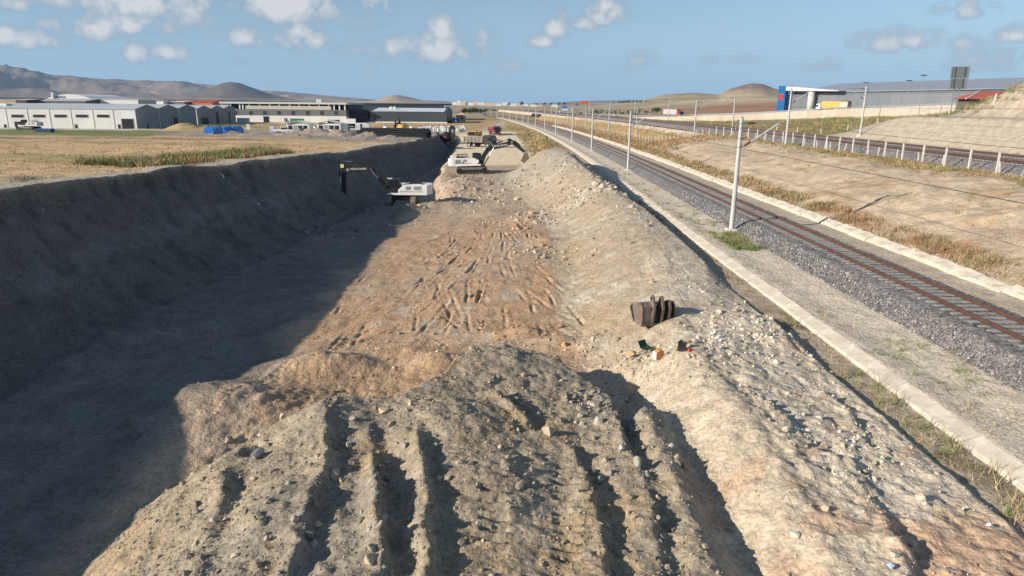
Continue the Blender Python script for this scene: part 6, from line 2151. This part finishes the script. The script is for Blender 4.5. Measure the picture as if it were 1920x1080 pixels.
# white bulk sacks in a double row
protos = []
spots = [(783 + 6.3 * k, 248.6 - .1 * k) for k in range(15)] + [(795 + 6.6 * k, 244.6 - .1 * k) for k in range(12)] + [(757, 246), (764, 246), (771, 246.5)]
for i, (px, py) in enumerate(spots):
    x, y, z = place(px + rng.uniform(-1.2, 1.2), py)
    if i < 3:
        w, h = .62, 1.45 + .15 * i
        pts = [(-w, 0), (w, 0), (w * 1.1, h * .45), (w * .95, h * .9), (w * .55, h), (-w * .6, h * .97), (-w * .97, h * .88), (-w * 1.08, h * .4)]
        r = empty('bulk_sack', (x, y, z), rng.uniform(-.3, .3), 'white bulk sack standing in the row before the slate hall', 'sack', 'white bulk sacks in a row')
        MB().prism(pts, -w, w).build('bag', M_BAG, r, .12)
        for s in (-1, 1):
            lp = MB()
            lp.cyl((s * w * .6, -w * .6, h * .9), (s * w * .3, 0, h + .28), .03, .03, 5).cyl((s * w * .3, 0, h + .28), (s * w * .6, w * .6, h * .9), .03, .03, 5)
            lp.build('lifting_loop', M_GREY, r)
        protos.append(r)
    else:
        r = copy_tree(protos[i % 3])
        r.location = (x, y, z); r.rotation_euler = (0, 0, rng.uniform(-.4, .4))
x, y, z = place(724, 246)
r = empty('water_tank', (x, y, z), 0, 'round white water tank behind the black pipes', 'water tank')
MB().cyl((-.9, 0, .9), (.9, 0, .9), .75, .75, 14).build('tank', M_CAB, r, 0, True); MB().box(-.8, .8, -.5, .5, 0, .3).build('stand', M_GREY, r)

# ------------------------------------------------------------------ digger bucket and rubbish on the bank
def settle(px, py, zg):
    x, y, z = place(px, py, zg)
    return x, y, z


x, y, z = settle(1231, 607, .2)
bk = empty('digger_bucket', (x, y, z - .06), math.radians(14), 'rusty brown digger bucket set down on the pale bank', 'bucket')
W2 = .78


def bplate(name, x0, x1, prof, m_=None, parent=bk):
    return MB().prism(prof, x0, x1, None, 'x').build(name, m_ or M_RUST, parent, .004)


bplate('shell', -W2 + .03, -.30, [(-.10, .0), (-.16, .30), (-.10, .92), (.06, 1.02), (.12, .94), (-.02, .86), (-.08, .30), (-.02, 0)])
bplate('shell', -.30, W2 - .03, [(.10, .0), (.16, .14), (.22, .55), (.30, .84), (.42, .80), (.32, .50), (.26, .12), (.20, 0)])
bplate('floor_plate', -W2 + .03, W2 - .03, [(.12, 1.0), (.60, .95), (1.0, .72), (.97, .66), (.58, .88), (.12, .92)])
bplate('bottom_edge', -W2 + .03, W2 - .03, [(-.12, .0), (-.15, .13), (.20, .16), (.20, .0)])
for s in (-1, 1):
    bplate('side_plate', s * W2 - .03, s * W2 + .03, [(-.12, 0), (-.18, .30), (-.12, .92), (.08, 1.06), (.62, .98), (1.10, .60), (.64, .02)])
    MB().prism([(.98, .78), (1.18, .58), (.70, .0), (.60, .06)], s * W2 - .045, s * W2 + .045, None, 'x').build('side_cutter', M_DARK, bk)
for q, hh_ in ((-.27, 1.44), (.16, 1.38), (.50, 1.14)):
    e = bplate('mounting_ear', q - .055, q + .055, [(-.14, .0), (-.22, .40), (-.30, .84), (-.18, 1.12), (-.10, hh_ - .1), (.0, hh_), (.10, hh_ - .1), (.16, 1.10), (.34, .86), (.24, .40), (.16, .1)])
    for yy, zz in ((.0, hh_ - .16), (-.14, .80)):
        MB().cyl((q - .085, yy, zz), (q + .085, yy, zz), .075, .075, 12).build('pin_boss', M_DARK, e)
for q in range(5):
    xx = -.6 + q * .3
    MB().prism([(1.05, .58), (1.30, .46), (1.08, .46)], xx - .06, xx + .06, None, 'x').build('tooth', M_GREY, bk)
x, y, z = settle(1238, 675, .2)
bx = empty('wooden_box', (x, y, z + .02), math.radians(20), 'small orange brown box with white side lying beside the folding frame', 'box')
MB().box(-.17, .17, 0, .26, 0, .30).build('shell', mat('orange_ply', (.50, .24, .09), .7, 0, .12, 6), bx, .01)
MB().box(-.205, -.172, .0, .26, 0, .30).build('white_side', M_WHITE, bx)
MB().prism([(-.17, .302), (.17, .302), (.10, .37), (-.05, .37)], .0, .26).build('lid', MATS['orange_ply'], bx)
x, y, z = settle(1218, 664, .2)
ch = empty('folding_chair', (x, y, z), math.radians(35), 'collapsed dark green folding chair with thin legs', 'chair')
MB().box(-.22, .22, .0, .36, .20, .225).build('seat', mat('dark_green_cloth', (.02, .07, .05), .8), ch)
MB().prism([(.34, .22), (.37, .22), (.52, .46), (.49, .46)], -.2, .2, None, 'x').build('backrest', MATS['dark_green_cloth'], ch)
for s in (-1, 1):
    MB().cyl((s * .22, -.12, -.02), (s * .22, .40, .30), .013, .013, 6).build('leg', M_DARK, ch)
    MB().cyl((s * .22, .42, -.02), (s * .22, -.05, .32), .013, .013, 6).build('leg', M_DARK, ch)
MB().cyl((-.22, -.12, -.01), (.22, -.12, -.01), .013, .013, 6).build('stretcher', M_DARK, ch)
x, y, z = settle(1278, 658, .2)
ca = empty('oil_can', (x, y, z), math.radians(-15), 'black square oil can beside a scrap of red plastic', 'can')
MB().box(-.16, .16, -.11, .11, 0, .38).build('body', M_BLACK, ca, .025); MB().cyl((.07, 0, .38), (.07, 0, .43), .035, .035, 8).build('cap', M_GREY, ca)
MB().box(-.09, -.05, -.03, .03, .38, .44).box(-.09, .03, -.02, .02, .42, .45).build('handle', M_BLACK, ca)
x, y, z = settle(1294, 659, .2)
rs = empty('red_scrap', (x, y, z + .02), .4, 'crumpled scrap of red plastic next to the black can', 'scrap')
MB().prism([(-.09, 0), (.10, .01), (.07, .09), (.0, .05), (-.06, .10)], -.06, .06).build('sheet', M_RED, rs)
for px, py, lab, mm in ((1668, 1063, 'pale blue crumpled plastic bag near the lower right corner', mat('blue_film', (.35, .42, .55), .4)), (1856, 988, 'white and blue torn plastic near the ditch end', mat('white_film', (.7, .72, .76), .4)), (1352, 567, 'small white paper scrap on the pale bank', M_WHITE), (1735, 948, 'white plastic shard on the right flank', M_WHITE)):
    x, y, z = settle(px, py, .1)
    r = empty('plastic_scrap', (x, y, z + .01), rng.uniform(0, 6), lab, 'litter', 'scraps of litter on the bank')
    MB().add([(-.10, -.05, 0), (.02, -.08, .05), (.11, .0, .01), (.03, .09, .07), (-.08, .06, .02), (0, 0, .10)], [(0, 1, 5), (1, 2, 5), (2, 3, 5), (3, 4, 5), (4, 0, 5), (4, 3, 2, 1, 0)]).build('sheet', mm, r)
x, y, z = settle(1025, 263, .4)
mp = empty('marker_post', (x, y, z - .1), 0, 'short dark post standing alone on the yellow grass verge', 'post')
MB().box(-.17, .17, -.12, .12, 0, 1.25, None, .8, .8).build('stem', M_DARK, mp, .03); MB().cyl((0, 0, 1.25), (0, 0, 1.4), .13, .05, 8).build('cap', M_DARK, mp)


# ------------------------------------------------------------------ trees, hedges and the far town
def tree(name, x, y, z, h, w, label, group=None, n=160, cols=((.035, .06, .022), (.05, .08, .03), (.07, .095, .04)), trunk=True, cat='tree', leaf=.35):
    r = empty(name, (x, y, z), rng.uniform(0, 6), label, cat, group)
    if trunk:
        m = MB().cyl((0, 0, -.3), (.05 * h, 0, h * .45), h * .03, h * .018, 7)
        for k in range(4):
            a = k * 1.6
            m.cyl((.04 * h, 0, h * .35), (w * .35 * math.cos(a), w * .35 * math.sin(a), h * .7), h * .014, h * .006, 5)
        m.build('trunk', mat('bark', (.10, .075, .05), .9, 0, .2, 3), r)
    blobs = [(rng.normal(0, w * .22), rng.normal(0, w * .22), h * rng.uniform(.38 if trunk else .15, .85), w * rng.uniform(.2, .34)) for _ in range(9)]
    c = np.array(blobs)[rng.integers(0, 9, n)]
    d = rng.normal(size=(n, 3)); d /= np.linalg.norm(d, axis=1)[:, None]
    P_ = c[:, :3] + d * (c[:, 3:4] * rng.uniform(.5, 1.05, (n, 1)))
    P_[:, 2] = np.maximum(P_[:, 2], .1)
    R_ = rot_mats(n)
    s = leaf * rng.uniform(.6, 1.3, (n, 1, 1)) * h / 5
    q = np.array([(-1, -.6, 0), (1, -.6, .2), (.8, .7, 0), (-.7, .6, .25)])[None] * s
    V = np.einsum('nij,nkj->nki', R_, q) + P_[:, None]
    col = np.repeat(np.array(cols)[rng.integers(0, len(cols), n)] * rng.uniform(.8, 1.25, (n, 1)), 4, 0)
    np_mesh('crown', V.reshape(-1, 3), np.arange(n * 4).reshape(-1, 4), M_GRASS, col, False, r)
    return r


x, _, z = aty(1230, 213.5, 480)
tree('tree', x, 480, z - .3, 5.0, 4.6, 'round green tree left of the red lorry on the highway', None, 260)
for i, px in enumerate((1108, 1118, 1131, 1145, 1155, 1166, 1178, 1190, 1200, 1209)):
    x, _, z = aty(px, 213.5 - .05 * i, 560)
    tree('bush', x, 560 + rng.uniform(-6, 6), z - .2, rng.uniform(2.4, 3.4), rng.uniform(4.5, 6), 'dark rounded bush in the hedge behind the highway', 'hedge bushes behind the highway', 120, trunk=False, cat='bush', leaf=.5)
for i in range(11):
    px = 868 + i * 4.2
    x, _, z = aty(px, 212.5 - .1 * i, 470)
    tree('tree', x, 470 + rng.uniform(-8, 8), z - .2, rng.uniform(2.6, 3.8), rng.uniform(3.2, 4.5), 'low green tree in the belt behind the beige house', 'tree belt behind the beige house', 120, cat='tree', leaf=.45)
for i in range(14):
    px = 1162 + i * 4.4 - (6 if i > 9 else 0) + max(0, i - 9) * 3
    x, _, z = aty(px, 193.5 - .12 * i, 1300)
    tree('tree', x, 1300, z - .5, rng.uniform(3.8, 6.5) if i < 10 else rng.uniform(2, 3.5), 6.5, 'dark tree in the row on the slope below the brown hill', 'tree row below the brown hill', 90, cat='tree', leaf=.5)
x, y, z = place(1088, 232)
x, _, z = aty(1088, 221, 400)
tree('bush', x, 400, gz(x, 400) if x < 290 else z, 2.6, 3.4, 'lone grey green bush beside the upper track', None, 120, trunk=False, cat='bush', leaf=.45)
for i, (px, py, w, h) in enumerate(((883, 195, 9, 5), (890, 194.5, 7, 7), (897, 194.6, 8, 5), (905, 195, 6, 6), (921, 196.5, 26, 6), (935, 196, 9, 4), (961, 196.6, 12, 5), (972, 196.6, 16, 5), (985, 196.8, 10, 4), (1001, 197.5, 14, 4), (868, 194.4, 9, 6), (861, 194.2, 7, 8), (852, 193.8, 8, 5), (1013, 198, 9, 4), (1040, 198.5, 11, 5), (946, 195.5, 7, 6))):
    Y = 1150 + 25 * (i % 5)
    x, _, z = aty(px, py + 1.8, Y)
    r = empty('town_house', (x, Y, z - 1), 0, 'tiny pale house of the far town on the plain', 'house', 'houses of the far town')
    MB().box(-w / 2, w / 2, 0, 9, 0, h).build('wall', (M_WWALL, M_BEIGEW, M_CAB)[i % 3], r)
    MB().prism([(-w / 2 - .4, h), (0, h + 2), (w / 2 + .4, h), (w / 2 + .4, h - .2), (0, h + 1.8), (-w / 2 - .4, h - .2)], -.3, 9.3).build('roof', (M_REDROOF, M_GREY, M_ROOFG)[i % 3], r)
for i, px in enumerate((955, 977, 979, 1006, 1020, 1034, 1048, 1058, 1070, 1082)):
    x, _, z = aty(px, 197.6 + .01 * i, 1050)
    tree('tree', x, 1050, z - .5, rng.uniform(4, 7), rng.uniform(4, 8), 'dark tree standing among the houses of the far town', 'trees of the far town', 70, cat='tree', leaf=.5)

# ------------------------------------------------------------------ summer haze between here and the hills
def build_haze():
    m = bpy.data.materials.new('haze'); m.use_nodes = True
    nt = m.node_tree; nt.nodes.clear()
    v = nt.nodes.new('ShaderNodeVolumePrincipled')
    v.inputs['Color'].default_value = (.50, .72, 1.0, 1)
    v.inputs['Density'].default_value = 0.000045
    v.inputs['Anisotropy'].default_value = 0.0
    o = nt.nodes.new('ShaderNodeOutputMaterial')
    nt.links.new(v.outputs[0], o.inputs['Volume'])
    x0, x1, y0, y1, z0, z1 = -11500, 11500, -900, 12000, -13, 520
    me = bpy.data.meshes.new('haze')
    me.from_pydata([(x, y, z) for z in (z0, z1) for y in (y0, y1) for x in (x0, x1)], [], [(0, 2, 3, 1), (4, 5, 7, 6), (0, 1, 5, 4), (1, 3, 7, 5), (3, 2, 6, 7), (2, 0, 4, 6)])
    me.materials.append(m)
    ob = bpy.data.objects.new('haze', me); link(ob)
    tag(ob, 'thin pale summer haze over the plain', None, None, 'stuff')
    SC.cycles.volume_bounces = 0


build_haze()


def build_dust():
    """dust hanging where the breaker's chisel works"""
    m = bpy.data.materials.new('dust'); m.use_nodes = True
    nt = m.node_tree; nt.nodes.clear()
    v = nt.nodes.new('ShaderNodeVolumePrincipled')
    v.inputs['Color'].default_value = (.62, .66, .74, 1)
    v.inputs['Density'].default_value = 0.10
    o = nt.nodes.new('ShaderNodeOutputMaterial'); nt.links.new(v.outputs[0], o.inputs['Volume'])
    tx, ty_, tz = L1[0] - s1_[-1][0], L1[1], L1[2] + s1_[-1][1] - 1.9
    V = BV * np.array((1.9, 1.2, 1.3)) * (1 + .25 * fbm(BV[:, 0] * 1.9, BV[:, 2] * 1.9 + BV[:, 1], 9, 2))[:, None]
    me = bpy.data.meshes.new('dust'); me.from_pydata([tuple(q) for q in V], [], BF); me.materials.append(m)
    ob = bpy.data.objects.new('dust', me); link(ob); ob.location = (tx - .3, ty_, tz)
    tag(ob, 'bluish dust rising where the breaker strikes the pit wall', None, None, 'stuff')


build_dust()
